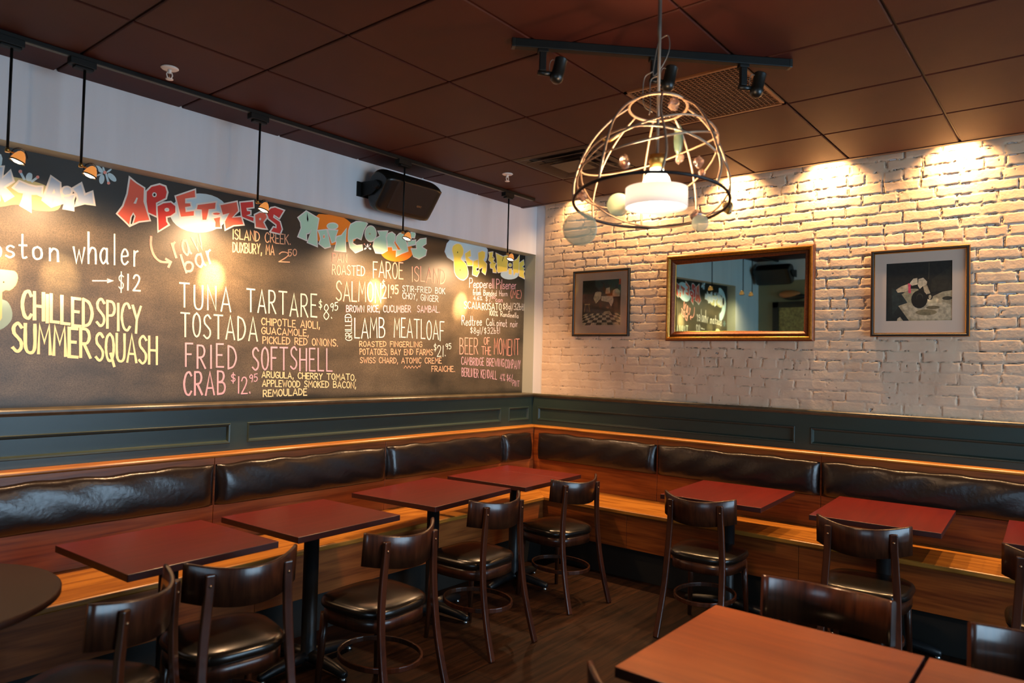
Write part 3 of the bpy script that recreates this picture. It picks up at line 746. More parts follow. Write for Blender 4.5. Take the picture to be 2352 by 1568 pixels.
# ---------------------------------------------------------------- chalk lettering: single-stroke hand alphabet (10 units = cap height)
O_ = "~3,10 .8,8.5 0,5 .8,1.5 3,0 5.2,1.5 6,5 5.2,8.5 3,10"
P_ = "0,0 0,10|~0,10 4,9.7 5.4,7.4 4,5.1 0,4.6"
FONT = {
'A': (7, "0,0 3.5,10 7,0|1.2,3 5.9,3"), 'B': (6, "0,0 0,10|~0,10 3.8,9.6 5,7.7 3.6,5.7 .2,5.2|~.2,5.2 4.6,4.8 6,2.6 4.4,.4 0,0"),
'C': (6, "~6,8.4 4.2,10 1.6,9 0,5 1.4,1 4,0 6,1.5"), 'D': (6, "0,0 0,10|~0,10 4,8.8 6,5 4,1.2 0,0"),
'E': (5, "5,10 0,10 0,0 5.2,0|0,5.2 4,5.2"), 'F': (5, "5.2,10 0,10 0,0|0,5.3 4,5.3"),
'G': (6, "~6,8.4 4.2,10 1.6,9 0,5 1.4,1 4,0 6,1.4 6,4.6|6.2,4.6 3.6,4.6"), 'H': (6, "0,0 0,10|6,0 6,10|0,5 6,5"),
'I': (.8, ".4,0 .4,10"), 'J': (4, "~4,10 4,2.4 2.6,.2 .6,.4 0,2"), 'K': (5.6, "0,0 0,10|5.5,10 0,4.4|1.6,5.8 5.8,0"), 'L': (5, "0,10 0,0 5,0"),
'M': (7.4, "0,0 .7,10 3.7,4 6.7,10 7.4,0"), 'N': (6, "0,0 0,10 6,0 6,10"), 'O': (6, O_), 'P': (5.5, P_), 'Q': (6.2, O_+"|3.6,2.8 6.4,-1.8"),
'R': (6, P_+"|2.0,4.8 6,0"), 'S': (5.6, "~5.5,8.6 3.2,10 .6,8.6 .8,6.4 3,5 5.2,3.4 5,1.2 2.6,0 0,1.2"), 'T': (7, "0,10 7,10|3.5,10 3.5,0"),
'U': (6, "~0,10 0,3 1,.6 3,0 5,.6 6,3 6,10"), 'V': (6.4, "0,10 3.2,0 6.4,10"), 'W': (8.4, "0,10 2.1,0 4.2,7 6.3,0 8.4,10"), 'X': (6, "0,0 6,10|0,10 6,0"),
'Y': (6, "0,10 3,5|6,10 3,5 2.4,0"), 'Z': (6, "0,10 6,10 0,0 6,0"),
'0': (5, "~2.5,10 .6,8.4 0,5 .6,1.6 2.5,0 4.4,1.6 5,5 4.4,8.4 2.5,10"), '1': (1.2, ".8,10 .6,0"), '2': (5.4, "~.2,7.8 1.6,9.8 4,9.6 5,7.6 3.6,4.4 0,0|0,0 5.6,0"),
'3': (5, "~.2,9 2.4,10 4.4,8.4 3.8,6 1.6,5.2|~1.6,5.2 4.4,4.6 5,2.2 2.8,0 0,.8"), '4': (5.2, "3.8,0 3.8,10 0,3.4 5.4,3.4"), '5': (5, "5,10 .8,10 .6,5.6|~.6,5.6 3,6.2 5,4.2 4.4,1.2 2.2,0 0,.9"),
'6': (5, "~4.4,10 1.4,7 .1,3.4 1,.6 3,0 4.9,1.6 4.6,4.2 2.6,5 .4,3.4"), '7': (5, "0,10 5.4,10 2,0"), '8': (5, "~2.6,5.3 .6,7.5 2.6,10 4.6,7.6 2.6,5.3 .2,2.6 2.6,0 5.1,2.5 2.6,5.3"),
'9': (5, "~4.9,8 3,10 .6,8.4 .8,6 3,5.2 4.8,7.2 4.9,7.8 4.5,3 3.6,0"),
'$': (5, "~4.6,7.8 2.6,8.8 .6,7.6 .8,6 2.6,5 4.4,3.8 4.2,2 2.2,1 .2,2.2|2.6,10.6 2.4,-1"), '%': (6.6, "5.8,10 .8,0|~1.2,9.8 .2,8.4 1.2,7 2.2,8.4 1.2,9.8|~5.4,3 4.4,1.6 5.4,.2 6.4,1.6 5.4,3"),
'.': (1, ".3,.7 .6,0"), ',': (1.2, ".9,1.2 .1,-2"), '-': (3.4, "0,4.6 3.2,4.6"), '(': (2.4, "~2.4,11 .4,7 .4,3 2.4,-1"), ')': (2.4, "~0,11 2,7 2,3 0,-1"), '/': (4, "4,11 0,-1.5"),
'a': (4.6, "~4,4.6 2,5 .2,3.4 .2,1.4 1.8,0 3.6,1.2 4,2.6|4.1,5 4.1,.7 4.7,0"), 'b': (4.2, "0,10 0,0|~0,3.2 1.6,5 3.8,4.2 4.2,2 2.6,0 0,.8"), 'c': (4, "~3.8,4.2 2.2,5 .3,3.8 .3,1.2 2.2,0 4,1"),
'd': (4.4, "4.2,10 4.2,0|~4.2,4.2 2,5 .2,3.2 .6,.6 2.4,0 4.2,1.4"), 'e': (4.2, "~.3,2.6 4,3 3.4,4.6 1.8,5 .2,3.2 .4,1 2.2,0 4.2,1"), 'f': (3.2, "~3.4,9 2.2,10 1.2,8.6 1.2,0|0,5 3,5"),
'g': (4.4, "~4,4.4 2,5 .2,3.4 .4,1.4 2,.4 4,1.8|~4.1,5 4,-2 2.2,-3.4 .2,-2.6"), 'h': (4.2, "0,10 0,0|~0,3 1.6,5 3.6,4.6 4,2.6 4,0"), 'i': (.8, ".4,5 .4,0|.4,7 .5,7.5"),
'j': (2, "~1.6,5 1.6,-2 .2,-3"), 'k': (4, "0,10 0,0|3.6,5 0,2|1.2,3 4,0"), 'l': (.8, ".4,10 .4,0"), 'm': (6.4, "0,5 0,0|~0,3.4 1.4,5 3,4 3,0|~3,3.4 4.6,5 6.2,4 6.2,0"),
'n': (4, "0,5 0,0|~0,3.2 1.6,5 3.6,4.4 3.9,2.4 4,0"), 'o': (4.2, "~2.1,5 .4,4.2 0,2.4 .6,.5 2.1,0 3.8,.8 4.2,2.6 3.6,4.4 2.1,5"), 'p': (4.2, "0,5 0,-4|~0,4 2,5.2 4,4 4,1.6 2,.2 0,1.2"),
'q': (4.2, "4,5 4,-4|~4,4 2,5 .2,3.4 .6,.8 2.4,.2 4,1.4"), 'r': (2.5, "0,5 0,0|~0,3 .8,4.5 2.3,5"), 's': (3.6, "~3.4,4.4 1.8,5 .4,4 1,2.8 2.8,2.2 3.4,1 1.8,0 0,.7"),
't': (3.2, "~1.4,10 1.4,1.2 2.2,0 3.2,.4|0,5.4 3.2,5.4"), 'u': (4, "~0,5 .1,1.4 1.4,0 3.2,.6 4,2.4|4,5 4,0"), 'v': (4, "0,5 2,0 4,5"), 'w': (6, "0,5 1.5,0 3,4 4.5,0 6,5"), 'x': (4, "0,0 4,5|0,5 4,0"),
'y': (4, "0,5 2,.4|4,5 1.2,-4"), 'z': (4, "0,5 4,5 0,0 4,0"), ' ': (4.4, ''), '>': (12, "0,5 12,5|9,7.2 12.2,5 9,2.8"), 'z~': (1, '')}
def strokes_of(ch):
    w, d = FONT[ch]; out = []
    for part in d.split('|'):
        if not part: continue
        sm = part[0] == '~'
        pts = [tuple(float(c) for c in p.split(',')) for p in part.lstrip('~').split()]
        if sm: pts = [(q.x, q.y) for q in smooth_line([(a, b, 0) for a, b in pts], 4)]
        out.append(pts)
    return w, out
_lay = [0]
def ribbon(m, pts, wd, nrm, mi=0, closed=False):
    _lay[0] = (_lay[0]+1) % 9
    pts = [Vector(p)+nrm*(_lay[0]*.00003+.00003*i/len(pts)) for i, p in enumerate(pts)]
    if not closed:
        d0 = (pts[0]-pts[1]).normalized(); d1 = (pts[-1]-pts[-2]).normalized()
        pts = [pts[0]+d0*wd*.35]+pts[1:-1]+[pts[-1]+d1*wd*.35] if len(pts) > 2 else [pts[0]+d0*wd*.35, pts[1]+d1*wd*.35]
    n = len(pts); b = len(m.v)
    for i, p in enumerate(pts):
        a = pts[i-1] if (i > 0 or closed) else None; c = pts[(i+1) % n] if (i < n-1 or closed) else None
        if a is None: t = (c-p).normalized(); k = 1
        elif c is None: t = (p-a).normalized(); k = 1
        else:
            t1, t2 = (p-a).normalized(), (c-p).normalized(); t = t1+t2
            if t.length < .05: t = t2
            t.normalize(); k = min(1.8, 1/max(.35, t.dot(t2)))
        sd = t.cross(nrm); ww = wd/2*k*(1+rnd.uniform(-.12, .12))
        m.v += [p-sd*ww, p+sd*ww]
    for i in range(n if closed else n-1):
        j = (i+1) % n; m.face([b+2*i, b+2*i+1, b+2*j+1, b+2*j], mi)
def text_width(s, gap): return sum(FONT[c][0] for c in s)+gap*(len(s)-1)
def put_text(m, s, fn, wd, nrm, mi=0, gap=2.0, jit=0):
    W_ = text_width(s, gap); x = 0
    for ch in s:
        w, st = strokes_of(ch); jz = rnd.uniform(-jit, jit)
        for pts in st: ribbon(m, [fn((x+a)/W_, (b+jz)/10) for a, b in pts], wd, nrm, mi)
        x += w+gap
NB = Vector((0, -1, 0))
def brd(px, py, lay=1):                 # point on the face of the chalkboard
    p = on_plane(px, py, 1, BY); return Vector((p.x, BY-.0004-.0004*lay, p.z))
CH = {k: mat('chalk_'+k, c, .85) for k, c in dict(white='#efe8dc', cream='#f3e2b4', mint='#dfe6cf', pink='#dfaebb', lilac='#d9cbd0', peach='#eab48e', butter='#ecd9a6', coral='#f4a595', salmon='#f6b09c',
      red='#de433b', redlt='#f06e56', blue='#c8e2e8', ice='#c3d3e2', paleg='#bdb988', green='#bde3c4', orange='#ff8c22', yellow='#fbe25f', teal='#7f9c9c', dark='#22231c').items()}
cb = thing('chalkboard', 'long black chalkboard menu with coloured chalk lettering in the wall recess', 'chalkboard', (0, 0, 0))
def board_material():
    m = bpy.data.materials.new('dusty_chalkboard'); m.use_nodes = True; nt = m.node_tree; b = nt.nodes['Principled BSDF']; L = nt.links.new
    tc = nt.nodes.new('ShaderNodeTexCoord'); sp = nt.nodes.new('ShaderNodeSeparateXYZ'); L(tc.outputs['Object'], sp.inputs[0])
    n = nt.nodes.new('ShaderNodeTexNoise'); n.inputs['Scale'].default_value = 2.2; n.inputs['Detail'].default_value = 6; n.inputs['Distortion'].default_value = .7
    n3 = nt.nodes.new('ShaderNodeTexNoise'); n3.inputs['Scale'].default_value = 190; n3.inputs['Detail'].default_value = 2
    mp = nt.nodes.new('ShaderNodeMapping'); mp.inputs['Scale'].default_value = (1.6, 1, 6); mp.inputs['Rotation'].default_value = (0, .2, 0)
    n2 = nt.nodes.new('ShaderNodeTexNoise'); n2.inputs['Scale'].default_value = 1.4; n2.inputs['Detail'].default_value = 4
    L(tc.outputs['Object'], n.inputs['Vector']); L(tc.outputs['Object'], mp.inputs[0]); L(mp.outputs[0], n2.inputs['Vector']); L(tc.outputs['Object'], n3.inputs['Vector'])
    # wiped area: dust lies between the clean strips at the top and the bottom of the board
    top = nt.nodes.new('ShaderNodeMapRange'); top.interpolation_type = 'SMOOTHSTEP'; top.inputs[1].default_value = 2.44; top.inputs[2].default_value = 2.18
    bot = nt.nodes.new('ShaderNodeMapRange'); bot.interpolation_type = 'SMOOTHSTEP'; bot.inputs[1].default_value = 1.275; bot.inputs[2].default_value = 1.36
    wob = nt.nodes.new('ShaderNodeMath'); wob.operation = 'MULTIPLY_ADD'; wob.inputs[1].default_value = .16; L(n.outputs['Fac'], wob.inputs[0]); L(sp.outputs['Z'], wob.inputs[2])
    L(wob.outputs[0], top.inputs[0]); 
    w2 = nt.nodes.new('ShaderNodeMath'); w2.operation = 'MULTIPLY_ADD'; w2.inputs[1].default_value = .06; L(n2.outputs['Fac'], w2.inputs[0]); L(sp.outputs['Z'], w2.inputs[2]); L(w2.outputs[0], bot.inputs[0])
    ms = nt.nodes.new('ShaderNodeMath'); ms.operation = 'MULTIPLY'; L(top.outputs[0], ms.inputs[0]); L(bot.outputs[0], ms.inputs[1])
    a = nt.nodes.new('ShaderNodeMath'); a.operation = 'MULTIPLY_ADD'; a.inputs[1].default_value = .55; L(n2.outputs['Fac'], a.inputs[0]); L(n.outputs['Fac'], a.inputs[2])
    mr = nt.nodes.new('ShaderNodeMapRange'); mr.inputs[1].default_value = .5; mr.inputs[2].default_value = 1.0; mr.inputs[3].default_value = .12; mr.inputs[4].default_value = .75; L(a.outputs[0], mr.inputs[0])
    gr = nt.nodes.new('ShaderNodeMapRange'); gr.inputs[1].default_value = .3; gr.inputs[2].default_value = .7; gr.inputs[3].default_value = .55; gr.inputs[4].default_value = 1.45; L(n3.outputs['Fac'], gr.inputs[0])
    m2 = nt.nodes.new('ShaderNodeMath'); m2.operation = 'MULTIPLY'; L(ms.outputs[0], m2.inputs[0]); L(mr.outputs[0], m2.inputs[1])
    m3 = nt.nodes.new('ShaderNodeMath'); m3.operation = 'MULTIPLY'; L(m2.outputs[0], m3.inputs[0]); L(gr.outputs[0], m3.inputs[1])
    mx = nt.nodes.new('ShaderNodeMix'); mx.data_type = 'RGBA'; mx.inputs['A'].default_value = lin('#191c17'); mx.inputs['B'].default_value = lin('#766751')
    L(m3.outputs[0], mx.inputs['Factor']); L(mx.outputs['Result'], b.inputs['Base Color']); b.inputs['Roughness'].default_value = .42
    return m
MB().box(BX0, BX1, BY, BY+.011, 1.262, RZ).build('board', board_material(), cb)
class Chalk:
    def __init__(s): s.m = MB(); s.mats = []
    def mi(s, c):
        if c not in s.mats: s.mats.append(c)
        return s.mats.index(c)
    def poly(s, xf, pts, fillc, edge='white', ew=4.2, lay=2, sm=0):
        q = [xf(*p) for p in pts]
        if sm: q = [(v.x, v.y) for v in smooth_line([(a, b, 0) for a, b in q], sm, True)]
        if fillc: s.m.fill([brd(a, b, lay) for a, b in q], s.mi(fillc))
        if edge: ribbon(s.m, [brd(a, b, lay+1) for a, b in q], ew*.0021, NB, s.mi(edge), True)
    def ell(s, xf, c, rx, ry, fillc, edge=None, lay=1, rot=0, n=28, ew=4.2):
        pts = []
        for k in range(n):
            a = 2*math.pi*k/n; x, y = rx*math.cos(a), ry*math.sin(a); cr, sr = math.cos(rot), math.sin(rot)
            pts.append((c[0]+x*cr-y*sr, c[1]+x*sr+y*cr))
        s.poly(xf, pts, fillc, edge, lay=lay, ew=ew)
    def line(s, xf, pts, c, wpx, lay=3, sm=0):
        q = [xf(*p) for p in pts]
        if sm: q = [(v.x, v.y) for v in smooth_line([(a, b, 0) for a, b in q], sm)]
        ribbon(s.m, [brd(a, b, lay) for a, b in q], wpx*.0021, NB, s.mi(c))
    def text(s, xf, t, a, b, cap, c, wpx=4, gap=2.2, jit=.45, up=None):
        A_, B_ = xf(*a), xf(*b); sc = xf.s
        cp = cap/sc
        ux = (B_[0]-A_[0], B_[1]-A_[1])
        vx_ = (0, -1) if up is None else up
        put_text(s.m, t, lambda u, v: brd(A_[0]+ux[0]*u+vx_[0]*cp*v, A_[1]+ux[1]*u+vx_[1]*cp*v, 3), wpx*.0021, NB, s.mi(c), gap, jit)
    def build(s, name, label): 
        o = s.m.build(name, [CH[c] for c in s.mats], cb); o['label'] = label; return o
class XF:
    def __init__(s, ox, oy, sc): s.ox, s.oy, s.s = ox, oy, sc
    def __call__(s, x, y): return (s.ox+x/s.s, s.oy+y/s.s)
I_ = XF(0, 0, 1)
# COCKTAIL heading (its first letters lie beyond the left edge of the picture)
x = XF(0, 380, 9.8); c = Chalk()
c.poly(x, [(-700, 160), (-200, 150), (290, 255), (620, 320), (960, 420), (1080, 500), (1360, 700), (1370, 900), (1230, 1020), (800, 1010), (380, 880), (0, 930), (-500, 900), (-800, 600)], 'paleg', None, lay=1, sm=3)
c.poly(x, [(-150, 30), (85, 20), (55, 270), (235, 105), (310, 360), (105, 490), (300, 690), (110, 800), (0, 620), (-10, 780), (-150, 760)], 'ice')
c.poly(x, [(430, 340), (640, 430), (800, 470), (960, 470), (940, 695), (820, 640), (680, 640), (690, 1040), (455, 900), (510, 760), (540, 620), (420, 590), (280, 500)], 'ice')
c.poly(x, [(1145, 235), (1360, 385), (1370, 600), (1435, 840), (1150, 935), (950, 780), (1060, 470)], 'ice')
c.poly(x, [(1215, 520), (1245, 620), (1165, 640)], 'white', None, lay=4); c.poly(x, [(1190, 720), (1212, 760), (1165, 915), (1140, 905)], 'white', None, lay=4)
c.ell(x, (1500, 580), 118, 105, 'ice', 'white', 2)
c.poly(x, [(1395, 690), (1700, 640), (1650, 780), (1650, 1010), (1425, 970), (1460, 830)], 'ice')
c.poly(x, [(1615, 520), (1830, 395), (1910, 650), (2080, 580), (2130, 890), (1900, 860), (1690, 915), (1740, 750), (1715, 640)], 'ice')
c.poly(x, [(-560, 60), (-230, 110), (-240, 420), (-330, 480), (-200, 640), (-230, 860), (-520, 780), (-480, 500)], 'ice')   # C
c.poly(x, [(-900, 160), (-640, 200), (-620, 640), (-900, 700), (-1010, 430)], 'ice', sm=2)                             # O
c.line(x, [(455, 150), (545, 310)], 'blue', 5); c.line(x, [(840, 270), (715, 360)], 'blue', 5)
c.poly(x, [(640, 165), (725, 200), (700, 345), (600, 340), (580, 250)], 'blue', None, sm=3, lay=3)
c.ell(x, (455, 135), 42, 40, 'coral', None, 4); c.ell(x, (845, 262), 38, 36, 'coral', None, 4)
c.build('chalk_heading', 'pale blue COCKTAIL chalk heading')
c = Chalk()
P0, P1, P2 = (-4.285+.02, 2.5), (-4.05, 2.1), 0
def raw(m, pts, mi, lay=2): m.fill([Vector((a, BY-.0004-.0004*lay, b)) for a, b in pts], mi)
mo = [(-4.03, 2.47), (-4.12, 2.46), (-4.2, 2.40), (-4.245, 2.28), (-4.22, 2.16), (-4.14, 2.06), (-4.06, 2.04), (-4.05, 2.12), (-4.11, 2.17), (-4.14, 2.27), (-4.10, 2.36), (-4.04, 2.38)]
raw(c.m, [(q.x, q.y) for q in smooth_line([(a, b, 0) for a, b in mo], 4, True)], c.mi('blue'))
for k in range(6):
    a = 2*math.pi*k/6; raw(c.m, [(-4.20+.05*math.cos(a+t)*(1 if abs(t) < .2 else .6), 2.0+.05*math.sin(a+t)*(1 if abs(t) < .2 else .6)) for t in (-.3, 0, .3)]+[(-4.20, 2.0)], c.mi('teal'))
raw(c.m, [(-4.23, 1.30), (-4.21, 1.75), (-4.18, 1.9), (-4.14, 1.75), (-4.12, 1.30)], c.mi('white'))
c.build('chalk_drawing', 'blue crescent and white shapes at the board end, seen in the mirror')
x = XF(0, 350, 5.6); c = Chalk()
for cx_, cy_, rx, ry, ro in ((1275, 215, 66, 28, .75), (1332, 215, 30, 13, 1.2), (1402, 236, 40, 12, -.6), (1282, 285, 45, 11, -.35), (1308, 345, 34, 62, .12), (1440, 320, 72, 34, .78)): c.ell(x, (cx_, cy_), rx, ry, 'blue', None, 2, ro)
c.line(x, [(1362, 275), (1395, 392)], 'blue', 5); c.ell(x, (1348, 258), 22, 22, 'coral', None, 4); c.ell(x, (1395, 395), 21, 19, 'coral', None, 4)
c.build('chalk_flower', 'pale blue chalk flower with coral dots right of the COCKTAIL heading')
# APPETIZERS heading
x = XF(240, 380, 5.0587); c = Chalk()
c.ell(x, (1100, 552), 340, 228, 'blue', None, 1)
c.poly(x, [(290, 135), (370, 200), (465, 260), (460, 420), (530, 640), (400, 655), (290, 705), (225, 640), (140, 560), (210, 470), (260, 330)], 'redlt')
c.poly(x, [(372, 370), (386, 380), (365, 445), (335, 440)], 'white', None, lay=4)
c.poly(x, [(332, 555), (352, 590), (322, 690), (293, 682), (306, 600)], 'dark', 'white', 3, lay=4)
c.poly(x, [(480, 300), (540, 240), (640, 215), (710, 240), (733, 310), (715, 385), (605, 440), (610, 600), (500, 550), (478, 420)], 'red')
c.ell(x, (578, 340), 20, 22, 'dark', 'white', 4, ew=3)
c.poly(x, [(605, 470), (680, 430), (770, 420), (830, 470), (830, 550), (770, 590), (720, 600), (725, 650), (750, 690), (620, 770), (615, 620)], 'red')
c.ell(x, (722, 514), 22, 16, 'blue', 'white', 4, ew=3)
c.poly(x, [(820, 355), (1055, 275), (1060, 375), (945, 392), (945, 430), (1000, 430), (1010, 480), (945, 490), (950, 530), (1045, 520), (1045, 590), (880, 605)], 'redlt')
c.poly(x, [(1075, 450), (1300, 420), (1290, 510), (1215, 515), (1190, 640), (1130, 640), (1120, 520), (1060, 515)], 'redlt')
c.ell(x, (1300, 560), 50, 21, 'redlt', 'white', 2)
c.poly(x, [(1255, 610), (1350, 590), (1345, 650), (1355, 725), (1275, 725), (1280, 660)], 'redlt')
c.poly(x, [(1335, 455), (1540, 415), (1560, 530), (1490, 600), (1590, 590), (1620, 690), (1500, 700), (1400, 750), (1390, 650), (1440, 560), (1370, 580)], 'redlt')
c.poly(x, [(1570, 425), (1730, 410), (1735, 490), (1655, 500), (1660, 520), (1700, 525), (1700, 570), (1660, 580), (1740, 600), (1735, 660), (1590, 600)], 'red')
c.poly(x, [(1740, 570), (1800, 540), (1870, 545), (1895, 600), (1850, 660), (1890, 740), (1830, 735), (1750, 720)], 'redlt'); c.ell(x, (1806, 622), 12, 14, 'white', None, 4)
c.poly(x, [(1870, 545), (1930, 490), (1980, 480), (2090, 520), (2030, 620), (1970, 580), (1965, 600), (2040, 650), (2065, 740), (2040, 800), (1920, 770), (1960, 710), (1990, 720), (1990, 690), (1900, 620)], 'red')
c.build('chalk_heading', 'red APPETIZERS chalk heading outlined in white over a blue oval')
# MAIN COURSES heading
x = XF(670, 470, 7.127); c = Chalk()
c.poly(x, [(400, 190), (560, 160), (740, 180), (900, 240), (1040, 400), (1040, 580), (900, 610), (650, 660), (420, 580)], 'orange', None, lay=1, sm=3)
c.ell(x, (1722, 760), 268, 172, 'orange', None, 1)
G = lambda pts, sm=0: c.poly(x, pts, 'green', 'white', 3.2, sm=sm)
G([(235, 100), (445, 225), (410, 430), (420, 690), (250, 620), (320, 410), (285, 470), (240, 480), (245, 590), (95, 525), (150, 380), (140, 290), (95, 210)])
c.poly(x, [(250, 130), (272, 240), (262, 285), (245, 240)], 'dark', None, lay=4)
G([(425, 420), (570, 405), (590, 480), (635, 690), (540, 715), (440, 640), (470, 560), (450, 480)]); c.poly(x, [(510, 500), (535, 490), (540, 545), (510, 550)], 'orange', 'white', 2.4, lay=4)
c.ell(x, (665, 350), 90, 52, 'green', 'white', 2, ew=3.2)
G([(585, 405), (755, 415), (715, 530), (715, 600), (655, 625), (620, 520)])
G([(735, 520), (810, 500), (895, 385), (880, 560), (885, 770), (690, 755), (730, 620), (715, 570)])
G([(960, 320), (1050, 275), (1190, 275), (1240, 310), (1180, 420), (1135, 575), (1070, 545), (1000, 570), (1000, 630), (1060, 665), (1150, 655), (1160, 740), (1040, 790), (950, 700), (920, 560), (925, 420)])
c.ell(x, (1290, 475), 95, 130, 'green', 'white', 2, ew=3.2); c.ell(x, (1275, 475), 16, 14, 'paleg', None, 4)
G([(1405, 430), (1575, 425), (1540, 520), (1560, 600), (1565, 750), (1480, 800), (1370, 790), (1325, 680), (1350, 560), (1440, 510)])
G([(1575, 470), (1640, 445), (1695, 490), (1690, 580), (1670, 620), (1735, 740), (1650, 745), (1640, 690), (1560, 690), (1545, 540)])
G([(1760, 470), (1840, 450), (1850, 560), (1880, 620), (1905, 760), (1800, 800), (1705, 850), (1710, 740), (1790, 740), (1700, 610), (1710, 520)])
G([(1890, 470), (2000, 440), (2025, 480), (2010, 545), (1950, 540), (1960, 585), (2030, 575), (2020, 655), (1900, 680)])
G([(2100, 560), (2200, 545), (2200, 640), (2130, 690), (2210, 740), (2190, 830), (2080, 890), (1990, 850), (1950, 720), (2040, 720), (2030, 620)])
c.build('chalk_heading', 'mint green MAIN COURSES chalk heading over orange blobs')
c = Chalk()
for k, (dx, dy, rx, ry, ro) in enumerate(((0, -10, 14, 32, 0), (-38, 38, 26, 15, -.6), (38, 38, 26, 15, .6))): c.ell(x, (1240+dx, 680+dy), rx, ry, 'ice', None, 3, ro)
c.line(x, [(1222, 690), (1190, 648)], 'ice', 1.6); c.line(x, [(1256, 690), (1282, 652)], 'ice', 1.6); c.ell(x, (1188, 644), 10, 10, 'coral', None, 4); c.ell(x, (1284, 648), 10, 10, 'coral', None, 4)
c.build('chalk_flower', 'tiny white chalk flower inside the MAIN COURSES heading')
# BEER & WINE heading
x = XF(1000, 530, 9.224); c = Chalk()
c.poly(x, [(320, 180), (560, 215), (1050, 320), (1105, 400), (1100, 560), (1075, 640), (900, 650), (600, 640), (380, 640), (250, 560), (195, 440), (240, 270)], 'blue', 'ice', 2, lay=0)
c.ell(x, (1570, 925), 190, 105, 'blue', None, 1)
Y = lambda pts, sm=0: c.poly(x, pts, 'yellow', 'white', 2.8, sm=sm)
Y([(370, 320), (450, 270), (540, 290), (595, 400), (580, 520), (540, 600), (640, 690), (690, 850), (680, 970), (590, 1045), (480, 1000), (400, 870), (385, 560), (350, 420)], 2)
c.ell(x, (466, 455), 9, 18, 'dark', None, 4); c.ell(x, (520, 830), 9, 16, 'dark', None, 4)
Y([(620, 480), (740, 400), (755, 540), (690, 560), (740, 610), (800, 640), (790, 740), (680, 740), (640, 610)])
Y([(790, 640), (905, 600), (905, 780), (860, 790), (870, 850), (925, 840), (930, 870), (880, 970), (780, 930)])
Y([(900, 460), (990, 420), (1055, 450), (1050, 560), (1020, 620), (1090, 700), (1080, 830), (1055, 930), (980, 870), (1000, 770), (920, 820)])
Y([(1125, 455), (1220, 440), (1210, 540), (1250, 580), (1225, 640), (1290, 690), (1260, 760), (1290, 840), (1290, 890), (1215, 880), (1210, 800), (1160, 790), (1150, 700), (1180, 680), (1120, 620), (1140, 530)])
c.line(x, [(1200, 560), (1240, 575)], 'dark', 2, 5); c.line(x, [(1230, 690), (1285, 670)], 'dark', 2, 5)
Y([(1275, 465), (1430, 540), (1540, 510), (1530, 700), (1520, 860), (1420, 870), (1330, 890), (1305, 860), (1300, 640)]); c.line(x, [(1440, 545), (1415, 640)], 'dark', 2.4, 5)
c.ell(x, (1580, 725), 40, 40, 'yellow', 'white', 2, ew=2.6)
Y([(1545, 800), (1615, 800), (1615, 930), (1550, 920)])
Y([(1640, 640), (1720, 600), (1785, 500), (1760, 900), (1690, 890), (1660, 960), (1640, 830)])
Y([(1770, 680), (1870, 610), (1885, 720), (1840, 760), (1890, 790), (1860, 830), (1890, 850), (1870, 900), (1890, 1020), (1770, 960)])
c.build('chalk_heading', 'yellow BEER & WINE chalk heading over a pale blue patch')
# menu lines
def menu(label, *lines):
    e = bpy.data.objects.new('chalk_entry', None); COL.objects.link(e); e.parent = cb; e['label'] = label
    for l in lines:
        c = Chalk(); c.text(*l[:6], **(l[6] if len(l) > 6 else {}))
        c.m.build('chalk_line', [CH[k] for k in c.mats], e)
a = XF(0, 350, 5.6); b4 = XF(0, 600, 4.612)
menu('white lowercase words boston whaler and $12', (a, 'bost', (-300, 1345), (340, 1362), 300, 'white', dict(wpx=4)), (a, 'on', (425, 1360), (745, 1395), 310, 'white', dict(wpx=4.4, gap=4)),
     (a, 'wh', (945, 1400), (1235, 1415), 400, 'white', dict(wpx=4.4)), (a, 'aler', (1290, 1425), (1775, 1450), 390, 'white', dict(wpx=4.2, gap=4)),
     (b4, '>', (980, 245), (1190, 245), 80, 'white', dict(wpx=3)), (b4, '$', (1255, 305), (1310, 305), 190, 'white', dict(wpx=2.6)), (b4, '12', (1345, 310), (1480, 315), 165, 'white', dict(wpx=4.4, gap=4)))
menu('cream CHILLED SPICY SUMMER SQUASH lettering', (b4, 'CHILLED', (235, 605), (975, 690), 288, 'cream', dict(wpx=7)), (b4, 'SPICY', (1025, 690), (1490, 755), 285, 'cream', dict(wpx=6)),
     (b4, 'SUMMER', (135, 960), (955, 1030), 300, 'cream', dict(wpx=7)), (b4, 'SQUASH', (1015, 1050), (1660, 1090), 290, 'cream', dict(wpx=6)))
b5 = XF(380, 620, 5.0587)
menu('mint TUNA TARTARE TOSTADA $8.95 lettering', (b5, 'TUNA', (165, 435), (755, 475), 275, 'mint', dict(wpx=4.6, gap=4)), (b5, 'TARTARE', (945, 480), (1755, 555), 260, 'mint', dict(wpx=4.6, gap=3)),
     (b5, '$', (1780, 450), (1818, 452), 100, 'mint', dict(wpx=2.4)), (b5, '8.', (1835, 570), (1935, 565), 175, 'mint', dict(wpx=3)), (b5, '95', (1915, 480), (2000, 465), 90, 'mint', dict(wpx=2.6)),
     (b5, 'TOSTADA', (180, 770), (1065, 835), 272, 'mint', dict(wpx=4.6, gap=3)))
menu('peach CHIPOTLE AIOLI, GUACAMOLE, PICKLED RED ONIONS lettering', (b5, 'CHIPOTLE AIOLI,', (1115, 635), (1790, 680), 78, 'peach', dict(wpx=3.2)), (b5, 'GUACAMOLE,', (1115, 738), (1660, 770), 74, 'peach', dict(wpx=3.2)), (b5, 'PICKLED RED ONIONS.', (1130, 850), (2000, 885), 78, 'peach', dict(wpx=3.2)))
